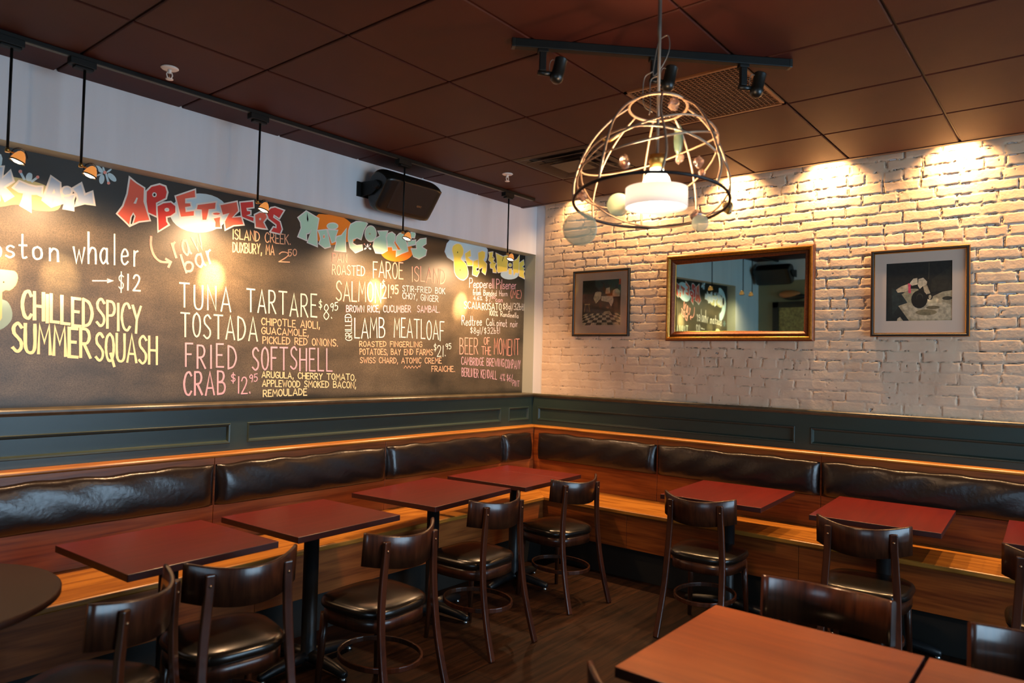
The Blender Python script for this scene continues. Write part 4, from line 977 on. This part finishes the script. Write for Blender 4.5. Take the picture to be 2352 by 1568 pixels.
menu('pink FRIED SOFTSHELL CRAB $12.95 lettering', (b5, 'FRIED', (235, 1125), (820, 1138), 265, 'pink', dict(wpx=5, gap=4)), (b5, 'SOFTSHELL', (1010, 1150), (1935, 1170), 258, 'pink', dict(wpx=5, gap=3)), (b5, 'CRAB', (215, 1465), (690, 1440), 265, 'pink', dict(wpx=5.4, gap=3)),
     (b5, '$', (760, 1305), (812, 1305), 105, 'pink', dict(wpx=3)), (b5, '12.', (840, 1430), (985, 1425), 190, 'pink', dict(wpx=4)), (b5, '95', (975, 1305), (1065, 1290), 85, 'pink', dict(wpx=2.8)))
menu('butter yellow ARUGULA, CHERRY TOMATO, APPLEWOOD SMOKED BACON, REMOULADE lettering', (b5, 'ARUGULA, CHERRY TOMATO,', (1120, 1248), (2210, 1280), 68, 'butter', dict(wpx=3.2)), (b5, 'APPLEWOOD SMOKED BACON,', (1125, 1352), (2210, 1370), 72, 'butter', dict(wpx=3.2)), (b5, 'REMOULADE', (1135, 1468), (1640, 1452), 75, 'butter', dict(wpx=3.4)))
b3 = XF(240, 380, 5.0587)
menu('peach ISLAND CREEK, DUXBURY, MA 2.50 lettering', (b3, 'ISLAND CREEK.', (1490, 850), (2160, 920), 112, 'peach', dict(wpx=3)), (b3, 'DUXBURY, MA', (1490, 1008), (1970, 1035), 112, 'peach', dict(wpx=3)), (b3, '2', (2025, 1120), (2145, 1125), 115, 'peach', dict(wpx=3.2)), (b3, '50', (2130, 1050), (2230, 1045), 75, 'peach', dict(wpx=2.8)))
menu('coral slanted words raw bar', (b3, 'raw', (835, 1080), (1150, 950), 340, 'coral', dict(wpx=6, gap=4, up=(-.30, -.95))), (b3, 'b', (950, 1250), (1040, 1216), 215, 'coral', dict(wpx=6, up=(-.30, -.95))), (b3, 'ar', (1085, 1198), (1275, 1128), 290, 'coral', dict(wpx=6, gap=3, up=(-.30, -.95))))
c = Chalk(); c.line(b3, [(540, 828), (538, 930), (575, 1045), (650, 1115), (765, 1122)], 'coral', 6, 3, 5); c.line(b3, [(712, 1085), (768, 1120), (742, 1178)], 'coral', 6, 3); c.build('chalk_arrow', 'curved coral arrow pointing to raw bar')
b6 = XF(660, 460, 5.8075); b7 = XF(740, 640, 6.031)
menu('salmon pink PAN ROASTED FAROE ISLAND SALMON 21.95 lettering', (b6, 'PAN', (600, 815), (790, 828), 108, 'salmon', dict(wpx=3.4)), (b6, 'ROASTED', (595, 985), (1030, 1008), 128, 'salmon', dict(wpx=3.4)), (b6, 'FAROE', (1145, 1025), (1540, 1055), 215, 'salmon', dict(wpx=4)), (b6, 'ISLAND', (1660, 1075), (2105, 1112), 195, 'salmon', dict(wpx=3.6)),
     (b6, 'SALMON', (650, 1325), (1245, 1362), 258, 'salmon', dict(wpx=4.6)), (b6, '$', (1262, 1150), (1300, 1152), 90, 'salmon', dict(wpx=3)), (b6, '21.', (1262, 1310), (1385, 1300), 170, 'salmon', dict(wpx=4)), (b6, '95', (1378, 1240), (1475, 1242), 112, 'salmon', dict(wpx=4.4)))
menu('pale pink STIR-FRIED BOK CHOY, GINGER, BROWN RICE, CUCUMBER SAMBAL lettering', (b6, 'STIR-FRIED BOK', (1535, 1210), (2100, 1248), 76, 'lilac', dict(wpx=2.6)), (b6, 'CHOY, GINGER', (1535, 1310), (2010, 1355), 80, 'lilac', dict(wpx=2.6)), (b6, 'BROWN RICE, CUCUMBER  SAMBAL.', (785, 1488), (2030, 1492), 85, 'pink', dict(wpx=2.8)))
menu('white GRILLED LAMB MEATLOAF 21.95 lettering', (b7, 'GRILLED', (410, 855), (402, 490), 88, 'white', dict(wpx=2.6, up=(-1, 0))), (b7, 'LAMB', (450, 812), (865, 820), 272, 'white', dict(wpx=4.2)), (b7, 'MEATLOAF', (995, 812), (1685, 848), 262, 'white', dict(wpx=4)),
     (b7, '$', (1545, 1000), (1580, 1000), 100, 'white', dict(wpx=2.2)), (b7, '21.', (1590, 1080), (1708, 1072), 150, 'white', dict(wpx=3)), (b7, '95', (1708, 975), (1782, 970), 75, 'white', dict(wpx=2.4)))
menu('peach ROASTED FINGERLING POTATOES, BAY END FARMS SWISS CHARD, ATOMIC CREME FRAICHE lettering', (b7, 'ROASTED FINGERLING', (515, 935), (1380, 945), 70, 'peach', dict(wpx=2.8)), (b7, 'POTATOES, BAY END FARMS', (520, 1050), (1530, 1055), 78, 'peach', dict(wpx=2.8)), (b7, 'SWISS CHARD, ATOMIC CREME', (525, 1165), (1650, 1172), 75, 'peach', dict(wpx=2.8)), (b7, 'FRAICHE.', (1515, 1283), (1835, 1285), 75, 'peach', dict(wpx=2.8)))
c = Chalk(); c.line(b7, [(1130+23*k, 1240 if k % 2 == 0 else 1205) for k in range(10)]+[(1352, 1225), (1362, 1190)], 'peach', 1.8); c.build('chalk_underline', 'peach zigzag under the word ATOMIC')
b8 = XF(1000, 530, 4.128)
menu('pink Pepperell Pilsener from Banded Horn (ME) lettering', (b8, 'Pepperell', (322, 535), (555, 545), 90, 'pink', dict(wpx=2.8, gap=1.6)), (b8, 'Pilsener', (578, 550), (765, 556), 90, 'pink', dict(wpx=2.8, gap=1.6)), (b8, 'from Banded Horn', (355, 606), (680, 618), 52, 'lilac', dict(wpx=2.2)), (b8, '(ME)', (712, 632), (815, 636), 72, 'coral', dict(wpx=2.4)), (b8, '4.6%', (360, 656), (442, 660), 38, 'pink', dict(wpx=2)), (b8, '$7.', (475, 668), (535, 672), 52, 'pink', dict(wpx=2)), (b8, '50', (532, 642), (566, 642), 22, 'pink', dict(wpx=1.6)), (b8, 'can', (570, 672), (635, 676), 50, 'pink', dict(wpx=2)))
menu('white SCAIA ROSATO $8gl/32btl 100% Rondinella lettering', (b8, 'SCAIA', (272, 736), (428, 740), 64, 'white', dict(wpx=2.6)), (b8, 'ROSATO', (442, 748), (625, 750), 62, 'white', dict(wpx=2.6)), (b8, '$8gl/32btl', (640, 744), (838, 752), 62, 'white', dict(wpx=2.2, gap=1.6)), (b8, '100% Rondinella', (513, 802), (785, 826), 48, 'white', dict(wpx=2.2)))
menu('pink Redtree Cali. pinot noir $8gl/$32btl lettering', (b8, 'Redtree', (250, 893), (438, 898), 88, 'lilac', dict(wpx=2.6)), (b8, 'Cali.', (482, 898), (566, 900), 66, 'lilac', dict(wpx=2.4)), (b8, 'pinot noir', (582, 902), (778, 912), 70, 'lilac', dict(wpx=2.4)), (b8, '$8gl/$32btl', (330, 972), (610, 972), 58, 'lilac', dict(wpx=2)))
menu('coral BEER OF THE MOMENT lettering', (b8, 'BEER', (230, 1165), (402, 1170), 152, 'coral', dict(wpx=3)), (b8, 'OF', (460, 1080), (512, 1082), 68, 'coral', dict(wpx=2.4)), (b8, 'THE', (438, 1170), (525, 1173), 75, 'coral', dict(wpx=2.4)), (b8, 'MOMENT', (556, 1172), (795, 1176), 150, 'coral', dict(wpx=3)))
menu('pink CAMBRIDGE BREWING COMPANY BERLINER KENDALL 4% $6/PINT lettering', (b8, 'CAMBRIDGE BREWING', (245, 1268), (648, 1288), 72, 'pink', dict(wpx=2.4)), (b8, 'COMPANY', (660, 1298), (805, 1312), 80, 'pink', dict(wpx=2.4)), (b8, 'BERLINER KENDALL', (250, 1375), (580, 1405), 78, 'pink', dict(wpx=2.4)), (b8, '4%', (612, 1420), (658, 1425), 66, 'pink', dict(wpx=2)), (b8, '$6/', (676, 1420), (730, 1430), 62, 'pink', dict(wpx=2)), (b8, 'PINT', (732, 1470), (795, 1478), 55, 'pink', dict(wpx=2)))
c = Chalk(); c.poly(b4, [(-120, 110), (100, 95), (170, 115), (190, 175), (165, 255), (100, 310), (22, 325), (20, 600), (-60, 640), (-160, 400)], 'paleg', None, lay=2, sm=2)
c.poly(b4, [(-80, 390), (30, 405), (90, 440), (130, 540), (110, 640), (0, 725), (-120, 700)], 'teal', None, lay=1, sm=3); c.ell(b4, (38, 220), 8, 8, 'dark', None, 4)
c.build('chalk_drawing', 'pale drink glass drawn in chalk at the left edge')
# ---------------------------------------------------------------- speakers, pictures, mirror
loudspeaker('black loudspeaker mounted above the chalkboard', -1.985, -1.485)
loudspeaker('black loudspeaker on the far left wall, visible in the mirror', .05, .55, mirrored=lambda p: (-5.0-p[1], -p[0], p[2]+.0))
def frame(m, y0, y1, z0, z1, prof, mis):         # frame on the brick wall; prof: (inset, depth) from outside in
    rings = []
    for ins, d in prof: rings.append([(-d, y0-ins, z0+ins), (-d, y1+ins, z0+ins), (-d, y1+ins, z1-ins), (-d, y0-ins, z1-ins)])
    for k, (a, b) in enumerate(zip(rings, rings[1:])):
        for j in range(4): m.quad([a[j], a[(j+1) % 4], b[(j+1) % 4], b[j]], mis[k])
def flat(m, d, y0, y1, z0, z1, mi=0): m.quad([(-d, y0, z0), (-d, y1, z0), (-d, y1, z1), (-d, y0, z1)], mi)
mr = thing('wall_mirror', 'large gilt framed mirror in the middle of the brick wall', 'mirror')
my0, my1, mz0, mz1 = -1.322, -2.425, 1.737, 2.40
fm = MB(); frame(fm, my0, my1, mz0, mz1, [(0, .015), (0, .048), (.008, .056), (.014, .066), (.022, .066), (.028, .054), (.036, .046), (.042, .052), (.052, .052), (.066, .040), (.070, .034), (.074, .030)], [1, 1, 0, 0, 0, 0, 1, 1, 1, 1, 0])
fm.build('frame', [M['gold'], M['golddk']], mr)
gl = MB(); a_, b_ = .070, .030
yw, pt = -.0175, .015
def mp_(y, z): return (-.034-(y-(my0+my1)/2)*math.tan(yw)-(z-(mz0+mz1)/2)*math.tan(pt), y, z)
gl.quad([mp_(my0-.06, mz0+.06), mp_(my1+.06, mz0+.06), mp_(my1+.06, mz1-.06), mp_(my0-.06, mz1-.06)])
gl.build('mirror_glass', M['mirror'], mr)
MB().box(-.018, -.012, my1+.02, my0-.02, mz0+.02, mz1-.02).build('backing', M['golddk'], mr)
def picture(label, y0, y1, z0, z1, iy0, iy1, iz0, iz1, art, brass):
    t = thing('framed_picture', label, 'picture', group='framed pictures on the brick wall')
    m = MB(); frame(m, y0, y1, z0, z1, [(0, .02), (0, .040), (.003, .044), (.014, .045), (.018, .040), (.019, .036), (.023, .036), (.024, .030)], [1, 1, 0, 0, 0, 1, 1] if brass else [0, 0, 0, 0, 0, 1, 1])
    m.build('frame', [M['blackfr'], M['brassfr']], t)
    m = MB(); frame(m, y0-.02, y1+.02, z0+.02, z1-.02, [(0, .0305), (abs(y0-.02-iy0), .0305)], [0]) if False else None
    q0 = [(y0-.018, z0+.018), (y1+.018, z0+.018), (y1+.018, z1-.018), (y0-.018, z1-.018)]; q1 = [(iy0, iz0), (iy1, iz0), (iy1, iz1), (iy0, iz1)]
    for k in range(4): m.quad([(-.031, *q0[k]), (-.031, *q0[(k+1) % 4]), (-.031, *q1[(k+1) % 4]), (-.031, *q1[k])])
    m.build('mount', M['mat'], t)
    pm = MB(); mats = []
    def col(h):
        if h not in mats: mats.append(h)
        return mats.index(h)
    def P(pts, h, lay): pm.fill([(-.0285-.0002*lay, iy0+(iy1-iy0)*a, iz1+(iz0-iz1)*b) for a, b in pts], col(h))
    pm.quad([(-.0283, iy0+.004, iz0-.004), (-.0283, iy1-.004, iz0-.004), (-.0283, iy1-.004, iz1+.004), (-.0283, iy0+.004, iz1+.004)], col(art[0]))
    for k, (h, pts) in enumerate(art[1]): P(pts, h, 1+k*.15)
    pm.build('print', [mat('print_'+h, h, .7, noise=((48, 48, 48), .4, 5)) for h in mats], t)
    MB().quad([(-.0335, y0-.02, z0+.02), (-.0335, y1+.02, z0+.02), (-.0335, y1+.02, z1-.02), (-.0335, y0-.02, z1-.02)]).build('glass', M['pane'] if not brass else M['arpane'], t)
    MB().box(-.02, -.012, y1+.006, y0-.006, z0+.006, z1-.006).build('backing', M['blackfr'], t)
def el(cx, cy, rx, ry, n=18, rot=0): return [(cx+rx*math.cos(2*math.pi*k/n)*math.cos(rot)-ry*math.sin(2*math.pi*k/n)*math.sin(rot), cy+rx*math.cos(2*math.pi*k/n)*math.sin(rot)+ry*math.sin(2*math.pi*k/n)*math.cos(rot)) for k in range(n)]
art = [('#1f2a1c', [(0, 0), (1, 0), (1, .3), (0, .3)]), ('#2f4428', [(.66, .02), (1, 0), (1, .36), (.70, .34)]), ('#3c2418', [(0, .3), (1, .3), (1, .72), (0, .72)]), ('#c4572a', [(.95, 0), (1, 0), (1, .12), (.94, .12)])]
for r_ in range(5):
    za, zb2 = .74+.26*(r_/5)**1.1, .74+.26*((r_+1)/5)**1.1
    for k in range(-3, 9):
        sp_ = lambda kk, zz: .55+(kk-3.2)*(.075+.075*(zz-.74)/.26)
        xs = [max(0, min(1, v)) for v in (sp_(k, za), sp_(k+1, za), sp_(k+1, zb2), sp_(k, zb2))]
        if xs[1]-xs[0] < .005: continue
        art.append(('#c7bea0' if (k+r_) % 2 else '#20231a', [(xs[0], za), (xs[1], za), (xs[2], zb2), (xs[3], zb2)]))
art += [('#2a1a12', [(.28, .28), (.46, .14), (.5, .3), (.42, .5), (.46, .62), (.62, .66), (.56, .72), (.34, .7), (.28, .62), (.24, .78), (.22, .5)]), ('#d7cba8', [(.34, .27), (.44, .24), (.50, .28), (.48, .42), (.36, .52), (.29, .4)]), ('#241710', el(.44, .19, .09, .07)),
        ('#ddd0b4', [(.50, .36), (.80, .36), (.82, .48), (.76, .60), (.70, .50), (.50, .46)]), ('#cbbf9e', [(.80, .24), (.90, .20), (.98, .26), (.97, .38), (.78, .38)]), ('#33201a', el(.89, .16, .045, .05)), ('#cbbf9e', [(.62, .19), (.72, .17), (.72, .31), (.60, .31)]), ('#2c1c12', el(.66, .13, .04, .05)),
        ('#4b2a1a', [(.44, .50), (.50, .50), (.52, .66), (.46, .66)]), ('#2a1a14', [(.82, .40), (.98, .40), (.98, .66), (.80, .66)]), ('#c2a878', [(.06, .52), (.2, .52), (.2, .545), (.06, .545)]), ('#a98c5e', [(.07, .545), (.085, .545), (.06, .7), (.045, .7)]), ('#a98c5e', [(.165, .545), (.18, .545), (.21, .7), (.195, .7)]), ('#b9a988', [(.60, .70), (.72, .69), (.78, .76), (.52, .76)])]
picture('small framed print of a bar scene with checkered floor, left of the mirror', -.437, -.989, 1.775, 2.331, -.534, -.906, 1.868, 2.245, ('#2a2418', art), False)
art2 = [('#1d1e18', [(0, 0), (1, 0), (1, .5), (0, .5)]), ('#2b2a1f', [(.7, .3), (1, .08), (1, .5), (.68, .52)]), ('#17201e', [(0, .3), (.3, .3), (.32, 1), (0, 1)]), ('#23312f', [(.08, .42), (.3, .55), (.36, .68), (.2, .74), (.1, .9)]),
        ('#a99c7c', [(.19, .74), (.36, .68), (.6, .66), (.74, .58), (.86, .52), (1, .5), (1, 1), (.36, 1)]), ('#bdb091', [(.24, .75), (.5, .72), (.9, .7), (1, .75), (1, .98), (.7, .98), (.4, .97)]), ('#857858', el(.62, .86, .16, .05)), ('#6f6448', el(.72, .78, .1, .03)), ('#3c382a', el(.93, .63, .075, .032)),
        ('#c5b492', [(.15, .46), (.24, .40), (.36, .36), (.40, .44), (.30, .50), (.18, .51)]), ('#9c9474', [(.24, .54), (.4, .44), (.5, .46), (.5, .62), (.34, .70)]), ('#cfc0a0', [(.42, .28), (.48, .27), (.49, .38), (.40, .40), (.36, .36)]), ('#cfc0a0', [(.50, .29), (.57, .27), (.63, .34), (.62, .40), (.56, .42), (.52, .46), (.49, .40)]), ('#b7a787', [(.57, .42), (.63, .40), (.68, .54), (.60, .56)]),
        ('#e0506a', [(.34, .35), (.385, .38), (.385, .53), (.345, .52)]), ('#10120f', [(.38, .40), (.49, .40), (.49, .45), (.38, .45)]), ('#0f120f', el(.515, .635, .125, .155)), ('#3a3c30', el(.52, .60, .05, .07)), ('#0f120f', el(.52, .615, .045, .06)), ('#1a1a14', el(.675, .60, .04, .055)), ('#b3a585', el(.675, .60, .022, .034)), ('#c5b492', [(.18, .96), (.22, .93), (.27, 1), (.17, 1)]), ('#56523f', [(.655, .02), (.662, .02), (.655, .3), (.648, .3)])]
picture('framed photo print of a person holding a camera, right of the mirror', -2.775, -3.322, 1.766, 2.322, -2.866, -3.229, 1.866, 2.234, ('#25241c', art2), True)

# ---------------------------------------------------------------- wall of the mirror's far view
pn = thing('woven_wall_screen', 'black framed woven tan panel on the far left wall, seen in the mirror', 'panel')
f = MB(); X0 = -5.06
for a in ((-.22, -1.5, 1.80, 1.90), (-.22, -1.5, 2.24, 2.32), (-.22, -.30, 1.80, 2.32), (-1.42, -1.5, 1.80, 2.32)): f.box(X0, X0+.04, a[1], a[0], a[2], a[3])
f.build('frame', M['blackfr'], pn)
MB().box(X0, X0+.015, -1.42, -.30, 1.90, 2.24).build('screen', mat('tan_weave', '#a3925a', .6, noise=((34, 34, 34), .5, 2)), pn)
orn = thing('wall_ornament', 'rounded orange and dark ornament over the woven panel, seen in the mirror', 'ornament')
MB().sphere((X0+.06, -.47, 2.42), .15, 20, 0, (.4, 1, .38)).build('shell', mat('orange_shell', '#b8733f', .5), orn)
MB().sphere((X0+.05, -.53, 2.385), .16, 20, 0, (.34, 1, .3)).build('base', M['blackfr'], orn)

# ---------------------------------------------------------------- wire cage pendant
PX, PY = -2.845, -2.705
pd = thing('pendant_light', 'wire cage pendant lamp with glass ornaments and glowing white shade', 'lamp', (PX, PY, 0))
tocam = Vector((CAM.x-PX, CAM.y-PY, 0)).normalized(); rgt = Vector((-tocam.y, tocam.x, 0)) * -1
if rgt.dot(_r) < 0: rgt = -rgt
upv = Vector((0, 0, 1)); ax_ = tocam.cross(upv)
TILT = Matrix.Translation((0, 0, 2.46)) @ Matrix.Rotation(R(8), 4, ax_) @ Matrix.Translation((0, 0, -2.46))
def cage(r, z, a): r *= .96; return TILT @ (Vector((r*math.cos(a), r*math.sin(a), z))-rgt*.06*(2.455-z))
def circ(r, z, n=48, ph=0): return [cage(r, z, 2*math.pi*k/n+ph) for k in range(n)]
rdo = MB().tube([(0, 0, H), (0, 0, 2.72), (.003, .0, 2.70), (0, 0, 2.25)], [.007, .007, .0055, .0055], 10).build('rod', M['rod'], pd)
MB().lathe([(.05, H), (.05, H-.012), (.012, H-.03)], 20).build('canopy', M['rod'], pd)
lp = [Vector((.004, 0, 2.70)), Vector((0, 0, 2.71))+rgt*.03, Vector((0, 0, 2.66))+rgt*.035, Vector((0, 0, 2.60))+rgt*.01, Vector((0, 0, 2.57))-rgt*.018, Vector((0, 0, 2.64))-rgt*.012, Vector((0, 0, 2.70))]
MB().tube(smooth_line(lp, 5), .0018, 7).build('cord', M['rod'], rdo)
MB().tube(smooth_line([Vector((0, 0, 2.585))-rgt*.02, Vector((0, 0, 2.56))-rgt*.05, Vector((0, 0, 2.47))-rgt*.05, Vector((0, 0, 2.44))-rgt*.02], 5), .0018, 7).tube(smooth_line([Vector((0, 0, 2.57)), Vector((0, 0, 2.55))-rgt*.028, Vector((0, 0, 2.47))-rgt*.026, Vector((0, 0, 2.43))-rgt*.03], 5), .0018, 7).build('hanger_wire', M['rod'], rdo)
MB().tube(circ(.105, 2.455), .0052, 8, True).build('top_ring', M['wire'], pd)
MB().tube(circ(.275, 2.105), .0056, 8, True).build('bottom_ring', M['wiredk'], pd)
pr = [(.105, 2.455), (.165, 2.408), (.222, 2.335), (.260, 2.25), (.278, 2.17), (.275, 2.105)]
a0 = math.atan2(rgt.y, rgt.x)
for k in range(8):
    a = a0+2*math.pi*k/8+.12
    MB().tube(smooth_line([cage(r, z, a+.05*math.sin(3*z*k)) for r, z in pr], 5), .0042, 8).build('rib', M['wire'], pd)
for sgn, z0_, z1_, ph in ((1, 2.36, 2.20, .3), (-1, 2.34, 2.16, 1.7), (1, 2.28, 2.10, 3.0)):     # slanting hoops
    pts = []
    for k in range(40):
        t = 2*math.pi*k/40; z = (z0_+z1_)/2+(z0_-z1_)/2*math.cos(t+ph)
        r = np.interp(z, [2.105, 2.16, 2.24, 2.335, 2.41, 2.455], [.275, .278, .260, .222, .165, .105])
        pts.append(cage(float(r)-.004, z, t))
    MB().tube(pts, .0034, 7, True).build('hoop', M['wire'], pd)
M['bulb'] = mat('bulb_glow', '#fff6e4', .4, emit=(1, .86, .62), estr=28)
M['shade'] = mat('white_shade', '#f2ece6', .6, emit=(1, .84, .74), estr=.35)
_nt = M['shade'].node_tree; _o = [n for n in _nt.nodes if n.type == 'OUTPUT_MATERIAL'][0]; _t = _nt.nodes.new('ShaderNodeBsdfTranslucent'); _m = _nt.nodes.new('ShaderNodeMixShader'); _t.inputs[0].default_value = (.8, .74, .72, 1)
_m.inputs[0].default_value = .45; _nt.links.new(_nt.nodes['Principled BSDF'].outputs[0], _m.inputs[1]); _nt.links.new(_t.outputs[0], _m.inputs[2]); _nt.links.new(_m.outputs[0], _o.inputs[0])
sck = MB().lathe([(.030, 2.285), (.030, 2.262), (.026, 2.258), (.026, 2.238)], 20).build('socket', M['brass'], pd)
MB().lathe([(.018, 2.245), (.026, 2.230), (.044, 2.205), (.052, 2.175), (.048, 2.14), (.02, 2.118)], 24).build('bulb', M['bulb'], sck)
MB().lathe([(.108, 2.10), (.108, 2.168), (.1065, 2.168), (.1065, 2.10), (.108, 2.10)], 40, caps=False).build('shade', M['shade'], pd)
point('pendant_bulb', (PX, PY, 2.225), P_PENDANT, WARM, .04)
spot('pendant_down', (PX, PY, 2.09), (PX, PY, 0), P_PENDANT*1.3, 130, 1, WARM, .06)
# ornaments hung on the wires
def glass_mat(name, col, rough=.12):
    m = bpy.data.materials.new(name); m.use_nodes = True; b = m.node_tree.nodes['Principled BSDF']
    b.inputs['Base Color'].default_value = lin(col); b.inputs['Roughness'].default_value = rough; b.inputs['Transmission Weight'].default_value = .85; b.inputs['IOR'].default_value = 1.45
    return m
def veil_glass(name, col):
    m = mat(name, col, .3); nt = m.node_tree; o = [n for n in nt.nodes if n.type == 'OUTPUT_MATERIAL'][0]; t = nt.nodes.new('ShaderNodeBsdfTransparent'); x = nt.nodes.new('ShaderNodeMixShader'); x.inputs[0].default_value = .42
    nt.links.new(nt.nodes['Principled BSDF'].outputs[0], x.inputs[1]); nt.links.new(t.outputs[0], x.inputs[2]); nt.links.new(x.outputs[0], o.inputs[0]); return m
GM = {'disc': veil_glass('milky_cream_glass', '#d8cba0'), 'disc2': veil_glass('milky_green_glass', '#b9cfae'), 'cream': glass_mat('cream_glass', '#d9cfa6', .3), 'green': glass_mat('green_glass', '#a9cdb4', .2), 'pink': glass_mat('pinkish_crystal', '#e8c6ae', .1), 'yellow': glass_mat('yellow_glass', '#b9a55e', .2)}
def pp(px, py, off=0):           # point at the pendant's distance, local to the pendant
    d = _f+(px-1176)/FPX*_r-(py-784)/FPX*_u
    p = CAM+d*(2.5+off); return Vector((p.x-PX, p.y-PY, p.z))
def disc(c, r, mname, lab, off=0):
    Q = Matrix.Translation(c) @ (-tocam+Vector((0, 0, .2))).to_track_quat('Z', 'Y').to_matrix().to_4x4()
    o = MB().lathe([(r*.2, -.004), (r*.9, -.0035), (r, -.001), (r, .001), (r*.9, .0035), (r*.2, .004)], 32, Q).build('glass_disc', GM[mname], pd); o['label'] = lab
disc(pp(1332, 525, -.12), .058, 'disc', 'large cream glass disc'); disc(pp(1420, 470, .12), .042, 'disc2', 'ribbed pale green glass disc')
disc(pp(1608, 512, .05), .030, 'disc', 'pale glass disc at the bottom of the cage')
def crystal(c, r, mname, seed):
    rs = random.Random(seed); m = MB(); m.sphere(c, r, 9, 0, (1, .9, 1.1))
    for i in range(len(m.v)): m.v[i] = m.v[i]+Vector((rs.uniform(-1, 1), rs.uniform(-1, 1), rs.uniform(-1, 1)))*r*.22
    m.sphere(c+Vector((rs.uniform(-.6, .6), rs.uniform(-.6, .6), rs.uniform(-.6, .6)))*r*1.6, r*.62, 8)
    m.sm = [False]*len(m.sm); m.build('glass_bead', GM[mname], pd)
for k, (px, py, r, mm, off) in enumerate(((1435, 372, .020, 'pink', -.2), (1338, 450, .017, 'pink', .0), (1605, 372, .017, 'pink', -.1), (1560, 364, .019, 'pink', .15), (1548, 238, .021, 'pink', -.02), (1600, 497, .022, 'pink', .1), (1672, 478, .020, 'yellow', .0), (1612, 398, .012, 'pink', -.1))): crystal(pp(px, py, off), r, mm, k)
q = pp(1558, 321, .1); m = MB().sphere(q, .058, 14, 0, (.3, .3, 1)); m.build('glass_shard', GM['green'], pd)
q = pp(1400, 312, .05); MB().tube(smooth_line([q-rgt*.03+upv*.0, q-rgt*.02-upv*.012, q+rgt*.0-upv*.016, q+rgt*.02-upv*.004, q+rgt*.032+upv*.004], 4), .007, 8).build('brass_scrap', M['brass'], pd)
